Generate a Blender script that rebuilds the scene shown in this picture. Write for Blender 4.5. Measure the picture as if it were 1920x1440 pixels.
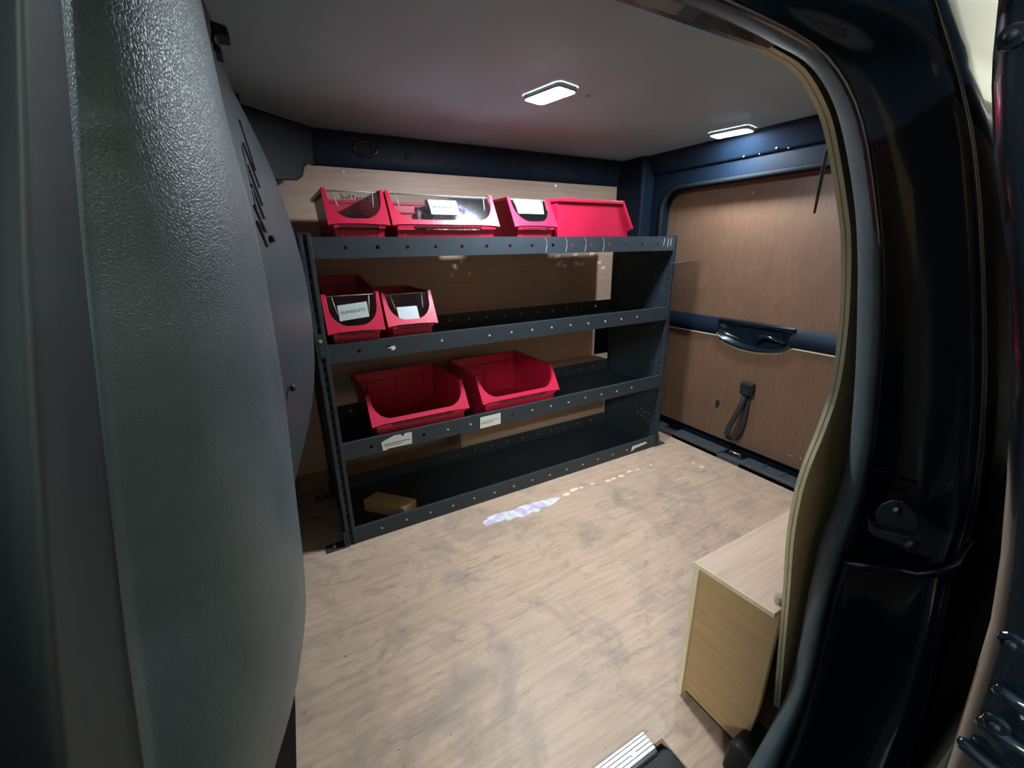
import bpy, math, random
from mathutils import Vector, Matrix
random.seed(7)
for o in list(bpy.data.objects): bpy.data.objects.remove(o)
scene = bpy.context.scene
COL = scene.collection
R = math.radians

# ------------------------------------------------------------------ camera
cd = bpy.data.cameras.new('camera'); camo = bpy.data.objects.new('camera', cd); COL.objects.link(camo)
camo.location = (-0.0744, -1.1183, 0.8073)
camo.rotation_euler = (1.25942, 0.01546, -0.51455)
cd.sensor_width = 36.0; cd.lens = 790.57 * 36.0 / 1920.0; cd.clip_start = 0.01
scene.camera = camo
# ------------------------------------------------------------------ world, exposure
w = bpy.data.worlds.new('World'); scene.world = w; w.use_nodes = True
bg = w.node_tree.nodes['Background']; bg.inputs[0].default_value = (0.52, 0.70, 0.80, 1); bg.inputs[1].default_value = 0.55
scene.view_settings.view_transform = 'Standard'; scene.view_settings.look = 'None'
scene.view_settings.exposure = 0.2; scene.view_settings.gamma = 1.0; scene.view_settings.use_curve_mapping = False
LED = 480.0          # radiance of the roof lamp lenses
TUBE = 200.0          # radiance of the workshop strip lights

PILLAR = [[[-0.1644, -0.84, 0.9259], [-0.1672, -0.84, 0.9161], [-0.1701, -0.84, 0.906], [-0.1731, -0.84, 0.8957], [-0.1762, -0.84, 0.8851], [-0.1793, -0.84, 0.8743], [-0.1825, -0.84, 0.8633], [-0.1858, -0.84, 0.8519], [-0.1891, -0.84, 0.8404], [-0.1925, -0.84, 0.8285], [-0.196, -0.84, 0.8163], [-0.1996, -0.84, 0.8039], [-0.2033, -0.84, 0.7911], [-0.2071, -0.84, 0.778], [-0.211, -0.84, 0.7645], [-0.215, -0.84, 0.7507], [-0.2191, -0.84, 0.7365], [-0.2233, -0.84, 0.722], [-0.2276, -0.84, 0.707], [-0.232, -0.84, 0.6917], [-0.2366, -0.84, 0.6759], [-0.2413, -0.84, 0.6596], [-0.2461, -0.84, 0.6429], [-0.2511, -0.84, 0.6257], [-0.2562, -0.84, 0.608], [-0.2615, -0.84, 0.5897], [-0.2669, -0.84, 0.5709], [-0.2725, -0.84, 0.5515], [-0.2783, -0.84, 0.5315], [-0.2843, -0.84, 0.5108]], [[-0.1312, -0.88, 0.9144], [-0.1335, -0.88, 0.9055], [-0.136, -0.88, 0.8964], [-0.1384, -0.88, 0.8871], [-0.141, -0.88, 0.8776], [-0.1436, -0.88, 0.8678], [-0.1463, -0.88, 0.8578], [-0.149, -0.88, 0.8475], [-0.1518, -0.88, 0.8369], [-0.1547, -0.88, 0.8261], [-0.1576, -0.88, 0.815], [-0.1606, -0.88, 0.8036], [-0.1637, -0.88, 0.7919], [-0.1668, -0.88, 0.7799], [-0.17, -0.88, 0.7676], [-0.1733, -0.88, 0.7549], [-0.1768, -0.88, 0.7418], [-0.1803, -0.88, 0.7283], [-0.1839, -0.88, 0.7145], [-0.1875, -0.88, 0.7002], [-0.1912, -0.88, 0.6854], [-0.1949, -0.88, 0.6701], [-0.1988, -0.88, 0.6543], [-0.2028, -0.88, 0.638], [-0.2068, -0.88, 0.621], [-0.211, -0.88, 0.6035], [-0.2153, -0.88, 0.5853], [-0.2197, -0.88, 0.5664], [-0.2244, -0.88, 0.5468], [-0.2292, -0.88, 0.5265]], [[-0.1231, -0.903, 0.9048], [-0.1252, -0.903, 0.8967], [-0.1273, -0.903, 0.8884], [-0.1294, -0.903, 0.88], [-0.1316, -0.903, 0.8713], [-0.1339, -0.903, 0.8624], [-0.1362, -0.903, 0.8533], [-0.1386, -0.903, 0.8439], [-0.141, -0.903, 0.8343], [-0.1435, -0.903, 0.8244], [-0.1461, -0.903, 0.8143], [-0.1487, -0.903, 0.8039], [-0.1511, -0.903, 0.7932], [-0.1537, -0.903, 0.7821], [-0.1563, -0.903, 0.7707], [-0.159, -0.903, 0.759], [-0.1617, -0.903, 0.7469], [-0.1646, -0.903, 0.7345], [-0.1675, -0.903, 0.7216], [-0.1706, -0.903, 0.7083], [-0.1736, -0.903, 0.6945], [-0.1767, -0.903, 0.6802], [-0.18, -0.903, 0.6654], [-0.1833, -0.903, 0.65], [-0.1866, -0.903, 0.634], [-0.1901, -0.903, 0.6174], [-0.1936, -0.903, 0.6001], [-0.1974, -0.903, 0.5821], [-0.2013, -0.903, 0.5634], [-0.2053, -0.903, 0.5439]], [[-0.1208, -0.905, 0.9044], [-0.1228, -0.905, 0.8964], [-0.1247, -0.905, 0.8881], [-0.1268, -0.905, 0.8797], [-0.1289, -0.905, 0.8711], [-0.131, -0.905, 0.8622], [-0.1332, -0.905, 0.8531], [-0.1354, -0.905, 0.8438], [-0.1377, -0.905, 0.8342], [-0.1401, -0.905, 0.8244], [-0.1426, -0.905, 0.8142], [-0.145, -0.905, 0.8038], [-0.1473, -0.905, 0.7931], [-0.1496, -0.905, 0.782], [-0.1521, -0.905, 0.7706], [-0.1546, -0.905, 0.7588], [-0.1572, -0.905, 0.7466], [-0.1599, -0.905, 0.7341], [-0.1627, -0.905, 0.7211], [-0.1656, -0.905, 0.7077], [-0.1686, -0.905, 0.6938], [-0.1716, -0.905, 0.6794], [-0.1748, -0.905, 0.6645], [-0.1781, -0.905, 0.649], [-0.1814, -0.905, 0.6328], [-0.1847, -0.905, 0.616], [-0.1883, -0.905, 0.5986], [-0.1919, -0.905, 0.5804], [-0.1958, -0.905, 0.5614], [-0.1997, -0.905, 0.5416]], [[-0.1206, -0.893, 0.9106], [-0.1226, -0.893, 0.9021], [-0.1246, -0.893, 0.8934], [-0.1267, -0.893, 0.8844], [-0.1288, -0.893, 0.8752], [-0.131, -0.893, 0.8658], [-0.1333, -0.893, 0.8561], [-0.1356, -0.893, 0.8462], [-0.138, -0.893, 0.8359], [-0.1404, -0.893, 0.8254], [-0.143, -0.893, 0.8146], [-0.1455, -0.893, 0.8035], [-0.1479, -0.893, 0.792], [-0.1504, -0.893, 0.7802], [-0.153, -0.893, 0.768], [-0.1557, -0.893, 0.7554], [-0.1585, -0.893, 0.7425], [-0.1613, -0.893, 0.729], [-0.1643, -0.893, 0.7151], [-0.1673, -0.893, 0.7008], [-0.1703, -0.893, 0.6859], [-0.1735, -0.893, 0.6704], [-0.1768, -0.893, 0.6544], [-0.1801, -0.893, 0.6377], [-0.1833, -0.893, 0.6203], [-0.1866, -0.893, 0.6021], [-0.1901, -0.893, 0.5831], [-0.1938, -0.893, 0.5633], [-0.1976, -0.893, 0.5427], [-0.2016, -0.893, 0.5211]], [[-0.1213, -0.872, 0.9212], [-0.1236, -0.872, 0.9118], [-0.1259, -0.872, 0.9022], [-0.1282, -0.872, 0.8923], [-0.1306, -0.872, 0.8821], [-0.1331, -0.872, 0.8717], [-0.1356, -0.872, 0.8611], [-0.1382, -0.872, 0.8501], [-0.1409, -0.872, 0.8388], [-0.1437, -0.872, 0.8272], [-0.1465, -0.872, 0.8153], [-0.1493, -0.872, 0.8031], [-0.152, -0.872, 0.7904], [-0.1547, -0.872, 0.7774], [-0.1576, -0.872, 0.764], [-0.1605, -0.872, 0.7501], [-0.1635, -0.872, 0.7358], [-0.1666, -0.872, 0.721], [-0.1699, -0.872, 0.7057], [-0.1732, -0.872, 0.6898], [-0.1765, -0.872, 0.6734], [-0.1799, -0.872, 0.6563], [-0.1835, -0.872, 0.6386], [-0.187, -0.872, 0.6202], [-0.1904, -0.872, 0.6008], [-0.1939, -0.872, 0.5805], [-0.1975, -0.872, 0.5594], [-0.2013, -0.872, 0.5374], [-0.2053, -0.872, 0.5143], [-0.2095, -0.872, 0.4902]], [[-0.1229, -0.858, 0.928], [-0.1251, -0.858, 0.9181], [-0.1274, -0.858, 0.9079], [-0.1298, -0.858, 0.8974], [-0.1323, -0.858, 0.8867], [-0.1348, -0.858, 0.8757], [-0.1373, -0.858, 0.8643], [-0.14, -0.858, 0.8527], [-0.1427, -0.858, 0.8407], [-0.1455, -0.858, 0.8284], [-0.1484, -0.858, 0.8158], [-0.1512, -0.858, 0.8027], [-0.1539, -0.858, 0.7893], [-0.1567, -0.858, 0.7754], [-0.1595, -0.858, 0.7611], [-0.1624, -0.858, 0.7463], [-0.1655, -0.858, 0.731], [-0.1686, -0.858, 0.7152], [-0.1719, -0.858, 0.6988], [-0.1752, -0.858, 0.6818], [-0.1785, -0.858, 0.6642], [-0.182, -0.858, 0.6459], [-0.1856, -0.858, 0.6268], [-0.1892, -0.858, 0.607], [-0.1926, -0.858, 0.5861], [-0.1961, -0.858, 0.5643], [-0.1999, -0.858, 0.5415], [-0.2038, -0.858, 0.5177], [-0.2078, -0.858, 0.4928], [-0.2121, -0.858, 0.4666]], [[-0.1299, -0.812, 0.9498], [-0.132, -0.812, 0.9382], [-0.1341, -0.812, 0.9263], [-0.1362, -0.812, 0.914], [-0.1385, -0.812, 0.9014], [-0.1408, -0.812, 0.8884], [-0.1431, -0.812, 0.8751], [-0.1456, -0.812, 0.8613], [-0.1481, -0.812, 0.8471], [-0.1507, -0.812, 0.8324], [-0.1534, -0.812, 0.8173], [-0.156, -0.812, 0.8016], [-0.1586, -0.812, 0.7855], [-0.1612, -0.812, 0.7687], [-0.1639, -0.812, 0.7514], [-0.1668, -0.812, 0.7334], [-0.1697, -0.812, 0.7148], [-0.1728, -0.812, 0.6955], [-0.1759, -0.812, 0.6754], [-0.1792, -0.812, 0.6545], [-0.1825, -0.812, 0.6327], [-0.186, -0.812, 0.6101], [-0.1896, -0.812, 0.5865], [-0.1933, -0.812, 0.5618], [-0.1968, -0.812, 0.5359], [-0.2006, -0.812, 0.5087], [-0.2045, -0.812, 0.4802], [-0.2086, -0.812, 0.4503], [-0.213, -0.812, 0.419], [-0.2175, -0.812, 0.386]], [[-0.1297, -0.806, 0.9529], [-0.1318, -0.806, 0.9411], [-0.1339, -0.806, 0.9289], [-0.1361, -0.806, 0.9164], [-0.1383, -0.806, 0.9035], [-0.1406, -0.806, 0.8902], [-0.143, -0.806, 0.8766], [-0.1455, -0.806, 0.8625], [-0.148, -0.806, 0.8479], [-0.1506, -0.806, 0.833], [-0.1533, -0.806, 0.8175], [-0.156, -0.806, 0.8015], [-0.1585, -0.806, 0.7849], [-0.1612, -0.806, 0.7678], [-0.164, -0.806, 0.7501], [-0.1668, -0.806, 0.7317], [-0.1698, -0.806, 0.7126], [-0.1729, -0.806, 0.6928], [-0.1761, -0.806, 0.6722], [-0.1794, -0.806, 0.6508], [-0.1828, -0.806, 0.6285], [-0.1863, -0.806, 0.6053], [-0.19, -0.806, 0.5811], [-0.1936, -0.806, 0.5558], [-0.1972, -0.806, 0.5292], [-0.2009, -0.806, 0.5013], [-0.2048, -0.806, 0.472], [-0.209, -0.806, 0.4413], [-0.2133, -0.806, 0.409], [-0.2178, -0.806, 0.375]], [[-0.1289, -0.8, 0.9562], [-0.131, -0.8, 0.9441], [-0.1331, -0.8, 0.9317], [-0.1353, -0.8, 0.9189], [-0.1376, -0.8, 0.9057], [-0.1399, -0.8, 0.8921], [-0.1423, -0.8, 0.8782], [-0.1448, -0.8, 0.8637], [-0.1473, -0.8, 0.8489], [-0.1499, -0.8, 0.8335], [-0.1527, -0.8, 0.8177], [-0.1554, -0.8, 0.8013], [-0.1579, -0.8, 0.7844], [-0.1606, -0.8, 0.7668], [-0.1634, -0.8, 0.7486], [-0.1662, -0.8, 0.7298], [-0.1692, -0.8, 0.7102], [-0.1723, -0.8, 0.6899], [-0.1755, -0.8, 0.6688], [-0.1788, -0.8, 0.6468], [-0.1821, -0.8, 0.624], [-0.1856, -0.8, 0.6001], [-0.1893, -0.8, 0.5752], [-0.1929, -0.8, 0.5492], [-0.1964, -0.8, 0.5217], [-0.2001, -0.8, 0.493], [-0.204, -0.8, 0.4628], [-0.2081, -0.8, 0.4311], [-0.2124, -0.8, 0.3978], [-0.2169, -0.8, 0.3627]], [[-0.1274, -0.797, 0.9582], [-0.1294, -0.797, 0.9459], [-0.1315, -0.797, 0.9334], [-0.1336, -0.797, 0.9204], [-0.1359, -0.797, 0.9071], [-0.1381, -0.797, 0.8933], [-0.1405, -0.797, 0.8791], [-0.1429, -0.797, 0.8645], [-0.1454, -0.797, 0.8494], [-0.148, -0.797, 0.8339], [-0.1506, -0.797, 0.8178], [-0.1533, -0.797, 0.8011], [-0.1558, -0.797, 0.7839], [-0.1584, -0.797, 0.7661], [-0.1612, -0.797, 0.7476], [-0.164, -0.797, 0.7285], [-0.1669, -0.797, 0.7086], [-0.17, -0.797, 0.6879], [-0.1731, -0.797, 0.6664], [-0.1764, -0.797, 0.6441], [-0.1797, -0.797, 0.6208], [-0.1832, -0.797, 0.5965], [-0.1868, -0.797, 0.5711], [-0.1905, -0.797, 0.5446], [-0.1941, -0.797, 0.5167], [-0.1978, -0.797, 0.4874], [-0.2017, -0.797, 0.4567], [-0.2058, -0.797, 0.4244], [-0.2102, -0.797, 0.3905], [-0.2147, -0.797, 0.3547]], [[-0.1193, -0.792, 0.963], [-0.1209, -0.792, 0.9504], [-0.1227, -0.792, 0.9375], [-0.1244, -0.792, 0.9242], [-0.1263, -0.792, 0.9105], [-0.1282, -0.792, 0.8963], [-0.1301, -0.792, 0.8816], [-0.1321, -0.792, 0.8665], [-0.1342, -0.792, 0.8509], [-0.1364, -0.792, 0.8347], [-0.1386, -0.792, 0.8179], [-0.1409, -0.792, 0.8006], [-0.1432, -0.792, 0.7826], [-0.1455, -0.792, 0.764], [-0.1479, -0.792, 0.7446], [-0.1504, -0.792, 0.7245], [-0.1531, -0.792, 0.7035], [-0.1558, -0.792, 0.6818], [-0.1586, -0.792, 0.6591], [-0.1616, -0.792, 0.6355], [-0.1649, -0.792, 0.6109], [-0.1684, -0.792, 0.5853], [-0.172, -0.792, 0.5585], [-0.1758, -0.792, 0.5306], [-0.18, -0.792, 0.5015], [-0.1844, -0.792, 0.4711], [-0.189, -0.792, 0.4392], [-0.1938, -0.792, 0.4058], [-0.1989, -0.792, 0.3708], [-0.2042, -0.792, 0.334]], [[-0.1069, -0.778, 0.9736], [-0.108, -0.778, 0.9603], [-0.1092, -0.778, 0.9466], [-0.1104, -0.778, 0.9325], [-0.1117, -0.778, 0.9179], [-0.113, -0.778, 0.9027], [-0.1143, -0.778, 0.8871], [-0.1157, -0.778, 0.8708], [-0.1172, -0.778, 0.854], [-0.1187, -0.778, 0.8365], [-0.1202, -0.778, 0.8184], [-0.1219, -0.778, 0.7996], [-0.1236, -0.778, 0.78], [-0.1253, -0.778, 0.7596], [-0.1271, -0.778, 0.7384], [-0.129, -0.778, 0.7163], [-0.131, -0.778, 0.6933], [-0.1331, -0.778, 0.6692], [-0.1353, -0.778, 0.644], [-0.1378, -0.778, 0.6178], [-0.141, -0.778, 0.5906], [-0.1443, -0.778, 0.5622], [-0.1477, -0.778, 0.5325], [-0.152, -0.778, 0.5017], [-0.1579, -0.778, 0.4705], [-0.164, -0.778, 0.438], [-0.1704, -0.778, 0.4042], [-0.177, -0.778, 0.3689], [-0.1839, -0.778, 0.332], [-0.1912, -0.778, 0.2935]], [[-0.0958, -0.748, 0.992], [-0.0964, -0.748, 0.9775], [-0.097, -0.748, 0.9624], [-0.0977, -0.748, 0.9468], [-0.0983, -0.748, 0.9306], [-0.0991, -0.748, 0.9138], [-0.0998, -0.748, 0.8963], [-0.1006, -0.748, 0.8782], [-0.1013, -0.748, 0.8594], [-0.1022, -0.748, 0.8398], [-0.103, -0.748, 0.8194], [-0.104, -0.748, 0.7982], [-0.1051, -0.748, 0.776], [-0.1062, -0.748, 0.7529], [-0.1074, -0.748, 0.7288], [-0.1086, -0.748, 0.7036], [-0.1099, -0.748, 0.6773], [-0.1113, -0.748, 0.6496], [-0.1127, -0.748, 0.6207], [-0.1146, -0.748, 0.5904], [-0.1173, -0.748, 0.559], [-0.1201, -0.748, 0.526], [-0.123, -0.748, 0.4914], [-0.128, -0.748, 0.4562], [-0.137, -0.748, 0.4219], [-0.1464, -0.748, 0.3865], [-0.1561, -0.748, 0.35], [-0.1661, -0.748, 0.3122], [-0.1764, -0.748, 0.2731], [-0.1871, -0.748, 0.2327]], [[-0.0887, -0.705, 1.0161], [-0.089, -0.705, 0.9997], [-0.0893, -0.705, 0.9828], [-0.0896, -0.705, 0.9652], [-0.0899, -0.705, 0.9469], [-0.0902, -0.705, 0.9279], [-0.0905, -0.705, 0.9082], [-0.0907, -0.705, 0.8877], [-0.0908, -0.705, 0.8663], [-0.0909, -0.705, 0.8441], [-0.091, -0.705, 0.8208], [-0.0912, -0.705, 0.7966], [-0.0914, -0.705, 0.7712], [-0.0916, -0.705, 0.7447], [-0.0918, -0.705, 0.7169], [-0.0924, -0.705, 0.6878], [-0.0939, -0.705, 0.6575], [-0.0954, -0.705, 0.6258], [-0.0971, -0.705, 0.5925], [-0.0987, -0.705, 0.5576], [-0.1001, -0.705, 0.5207], [-0.1017, -0.705, 0.482], [-0.106, -0.705, 0.4425], [-0.1144, -0.705, 0.4034], [-0.1251, -0.705, 0.3643], [-0.1382, -0.705, 0.3254], [-0.1536, -0.705, 0.2871], [-0.1693, -0.705, 0.2481], [-0.1853, -0.705, 0.2082], [-0.2017, -0.705, 0.1676]], [[-0.0869, -0.66, 1.0398], [-0.0868, -0.66, 1.0216], [-0.0867, -0.66, 1.0028], [-0.0866, -0.66, 0.9833], [-0.0865, -0.66, 0.963], [-0.0864, -0.66, 0.9419], [-0.0863, -0.66, 0.9199], [-0.0861, -0.66, 0.897], [-0.0859, -0.66, 0.8732], [-0.0856, -0.66, 0.8483], [-0.0854, -0.66, 0.8223], [-0.0853, -0.66, 0.7952], [-0.0857, -0.66, 0.7668], [-0.0861, -0.66, 0.7371], [-0.0865, -0.66, 0.706], [-0.0872, -0.66, 0.6735], [-0.0886, -0.66, 0.6395], [-0.09, -0.66, 0.6039], [-0.0915, -0.66, 0.5666], [-0.093, -0.66, 0.5273], [-0.0944, -0.66, 0.4859], [-0.097, -0.66, 0.4428], [-0.102, -0.66, 0.3987], [-0.1131, -0.66, 0.3561], [-0.1246, -0.66, 0.312], [-0.1389, -0.66, 0.2683], [-0.1561, -0.66, 0.2254], [-0.1736, -0.66, 0.1817], [-0.1915, -0.66, 0.1371], [-0.2097, -0.66, 0.0916]], [[-0.0855, -0.61, 1.0659], [-0.0851, -0.61, 1.0458], [-0.0848, -0.61, 1.0249], [-0.0844, -0.61, 1.0032], [-0.084, -0.61, 0.9806], [-0.0836, -0.61, 0.9572], [-0.0832, -0.61, 0.9327], [-0.0826, -0.61, 0.9073], [-0.0818, -0.61, 0.8807], [-0.081, -0.61, 0.853], [-0.0801, -0.61, 0.824], [-0.0797, -0.61, 0.7936], [-0.0802, -0.61, 0.7619], [-0.0807, -0.61, 0.7287], [-0.0812, -0.61, 0.694], [-0.0822, -0.61, 0.6577], [-0.0841, -0.61, 0.6199], [-0.0861, -0.61, 0.5802], [-0.0882, -0.61, 0.5387], [-0.0903, -0.61, 0.495], [-0.0923, -0.61, 0.449], [-0.0955, -0.61, 0.4012], [-0.1023, -0.61, 0.3527], [-0.1148, -0.61, 0.3053], [-0.1276, -0.61, 0.2563], [-0.1437, -0.61, 0.2078], [-0.1631, -0.61, 0.1604], [-0.1828, -0.61, 0.112], [-0.2029, -0.61, 0.0627], [-0.2234, -0.61, 0.0124]], [[-0.0861, -0.555, 1.094], [-0.0856, -0.555, 1.0718], [-0.0851, -0.555, 1.0486], [-0.0846, -0.555, 1.0246], [-0.084, -0.555, 0.9996], [-0.0834, -0.555, 0.9736], [-0.0828, -0.555, 0.9465], [-0.081, -0.555, 0.9183], [-0.0768, -0.555, 0.889], [-0.0723, -0.555, 0.8582], [-0.0692, -0.555, 0.8258], [-0.0696, -0.555, 0.7918], [-0.0705, -0.555, 0.7563], [-0.0716, -0.555, 0.7192], [-0.0726, -0.555, 0.6804], [-0.0744, -0.555, 0.6399], [-0.0777, -0.555, 0.5979], [-0.081, -0.555, 0.5539], [-0.0846, -0.555, 0.5079], [-0.0882, -0.555, 0.4598], [-0.0919, -0.555, 0.4093], [-0.0968, -0.555, 0.3568], [-0.1051, -0.555, 0.3034], [-0.1188, -0.555, 0.2508], [-0.133, -0.555, 0.1965], [-0.1509, -0.555, 0.1427], [-0.1723, -0.555, 0.0901], [-0.1942, -0.555, 0.0365], [-0.2165, -0.555, -0.0182], [-0.2392, -0.555, -0.0739]], [[-0.1082, -0.5, 1.1163], [-0.1083, -0.5, 1.0922], [-0.1083, -0.5, 1.0672], [-0.1084, -0.5, 1.0412], [-0.1085, -0.5, 1.0142], [-0.1086, -0.5, 0.9862], [-0.1086, -0.5, 0.957], [-0.1083, -0.5, 0.9267], [-0.1071, -0.5, 0.8951], [-0.1059, -0.5, 0.8621], [-0.1046, -0.5, 0.8276], [-0.1037, -0.5, 0.7914], [-0.1037, -0.5, 0.7536], [-0.1036, -0.5, 0.714], [-0.1036, -0.5, 0.6725], [-0.1046, -0.5, 0.6292], [-0.1076, -0.5, 0.5842], [-0.1108, -0.5, 0.5371], [-0.1141, -0.5, 0.4879], [-0.1178, -0.5, 0.4364], [-0.1223, -0.5, 0.3826], [-0.1269, -0.5, 0.3262], [-0.1333, -0.5, 0.2678], [-0.148, -0.5, 0.2114], [-0.1631, -0.5, 0.1531], [-0.1824, -0.5, 0.0957], [-0.2059, -0.5, 0.0398], [-0.2299, -0.5, -0.0172], [-0.2543, -0.5, -0.0752], [-0.2791, -0.5, -0.1343]]]
KICK = [[-0.1839, -0.58, 0.2497], [-0.136, -0.58, 0.217], [-0.1407, -0.58, 0.178], [-0.1567, -0.58, 0.066], [-0.1833, -0.58, -0.1152], [-0.2658, -0.58, -0.0233]]
KICKLINE = [[-0.1404, -0.578, 0.1882], [-0.1449, -0.578, 0.1458], [-0.1564, -0.578, 0.0627], [-0.1824, -0.578, -0.1201]]
BULK = [[-0.079, -0.12, 1.2097], [-0.0782, -0.12, 1.1428], [-0.0768, -0.12, 1.0881], [-0.063, -0.12, 1.053], [-0.043, -0.12, 0.9994], [-0.0238, -0.12, 0.9278], [-0.0095, -0.12, 0.8401], [-0.0006, -0.12, 0.7344], [-0.0048, -0.12, 0.6209], [-0.0176, -0.12, 0.5254], [-0.0411, -0.12, 0.4403], [-0.0801, -0.12, 0.3361], [-0.1214, -0.12, 0.2291]]
BOLTS = [[-0.0607, -0.3668, 0.826], [-0.0705, -0.3943, 0.6022]]
VENTS = [[-0.0725, -0.3328, 0.9866], [-0.0643, -0.3458, 0.9203], [-0.0733, -0.3658, 0.9514], [-0.0629, -0.3498, 0.8973], [-0.073, -0.3833, 0.9222], [-0.0638, -0.3638, 0.8722], [-0.073, -0.3933, 0.8964], [-0.0643, -0.3733, 0.8536], [-0.0739, -0.4073, 0.8682], [-0.0655, -0.3838, 0.835], [-0.0737, -0.4133, 0.8476], [-0.0669, -0.3933, 0.8153]]
SEAM = [[-0.0757, -0.2627, 1.0446], [-0.0747, -0.3803, 0.9407], [-0.0721, -0.3958, 0.8794], [-0.068, -0.3973, 0.8167]]
PLYEDGE = [[0.2626, -0.8687, 0.9622], [0.2715, -0.8689, 0.9614], [0.2848, -0.8693, 0.9601], [0.2999, -0.8697, 0.9587], [0.3135, -0.8701, 0.9571], [0.325, -0.8704, 0.9558], [0.3358, -0.8707, 0.9547], [0.346, -0.8712, 0.9529], [0.3556, -0.872, 0.9499], [0.3657, -0.8726, 0.9456], [0.3755, -0.8734, 0.9401], [0.3847, -0.8743, 0.9338], [0.3929, -0.8752, 0.9274], [0.3995, -0.876, 0.9216], [0.4046, -0.8768, 0.916], [0.4095, -0.8777, 0.9093], [0.4151, -0.879, 0.9], [0.4225, -0.8809, 0.8864], [0.431, -0.8833, 0.8692], [0.4393, -0.8858, 0.8513], [0.446, -0.888, 0.8355], [0.4505, -0.8897, 0.8238], [0.4534, -0.891, 0.8146], [0.4554, -0.8922, 0.8055], [0.4586, -0.8932, 0.7942], [0.4639, -0.8937, 0.7794], [0.4694, -0.8943, 0.7625], [0.4745, -0.895, 0.7443], [0.4789, -0.8956, 0.7259], [0.4824, -0.8963, 0.7071], [0.4852, -0.8969, 0.6875], [0.487, -0.8976, 0.6682], [0.4874, -0.8982, 0.6507], [0.486, -0.8987, 0.6364], [0.4832, -0.8991, 0.6245], [0.4792, -0.8995, 0.6131], [0.4745, -0.9, 0.6003], [0.4693, -0.9001, 0.5853], [0.4626, -0.9002, 0.5694], [0.4563, -0.9003, 0.5528], [0.452, -0.9004, 0.5358], [0.45, -0.9005, 0.5184], [0.4496, -0.9007, 0.5004], [0.4505, -0.9008, 0.481], [0.4528, -0.9009, 0.4595], [0.4569, -0.9011, 0.4348], [0.463, -0.9013, 0.4071], [0.4699, -0.9015, 0.3774], [0.4767, -0.9017, 0.3468], [0.4832, -0.9019, 0.315], [0.4906, -0.9019, 0.2808], [0.4986, -0.9016, 0.2454], [0.5064, -0.9014, 0.2112], [0.5144, -0.9012, 0.1769], [0.5224, -0.9009, 0.1422], [0.5296, -0.9007, 0.1113], [0.5348, -0.9006, 0.0888]]
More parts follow.
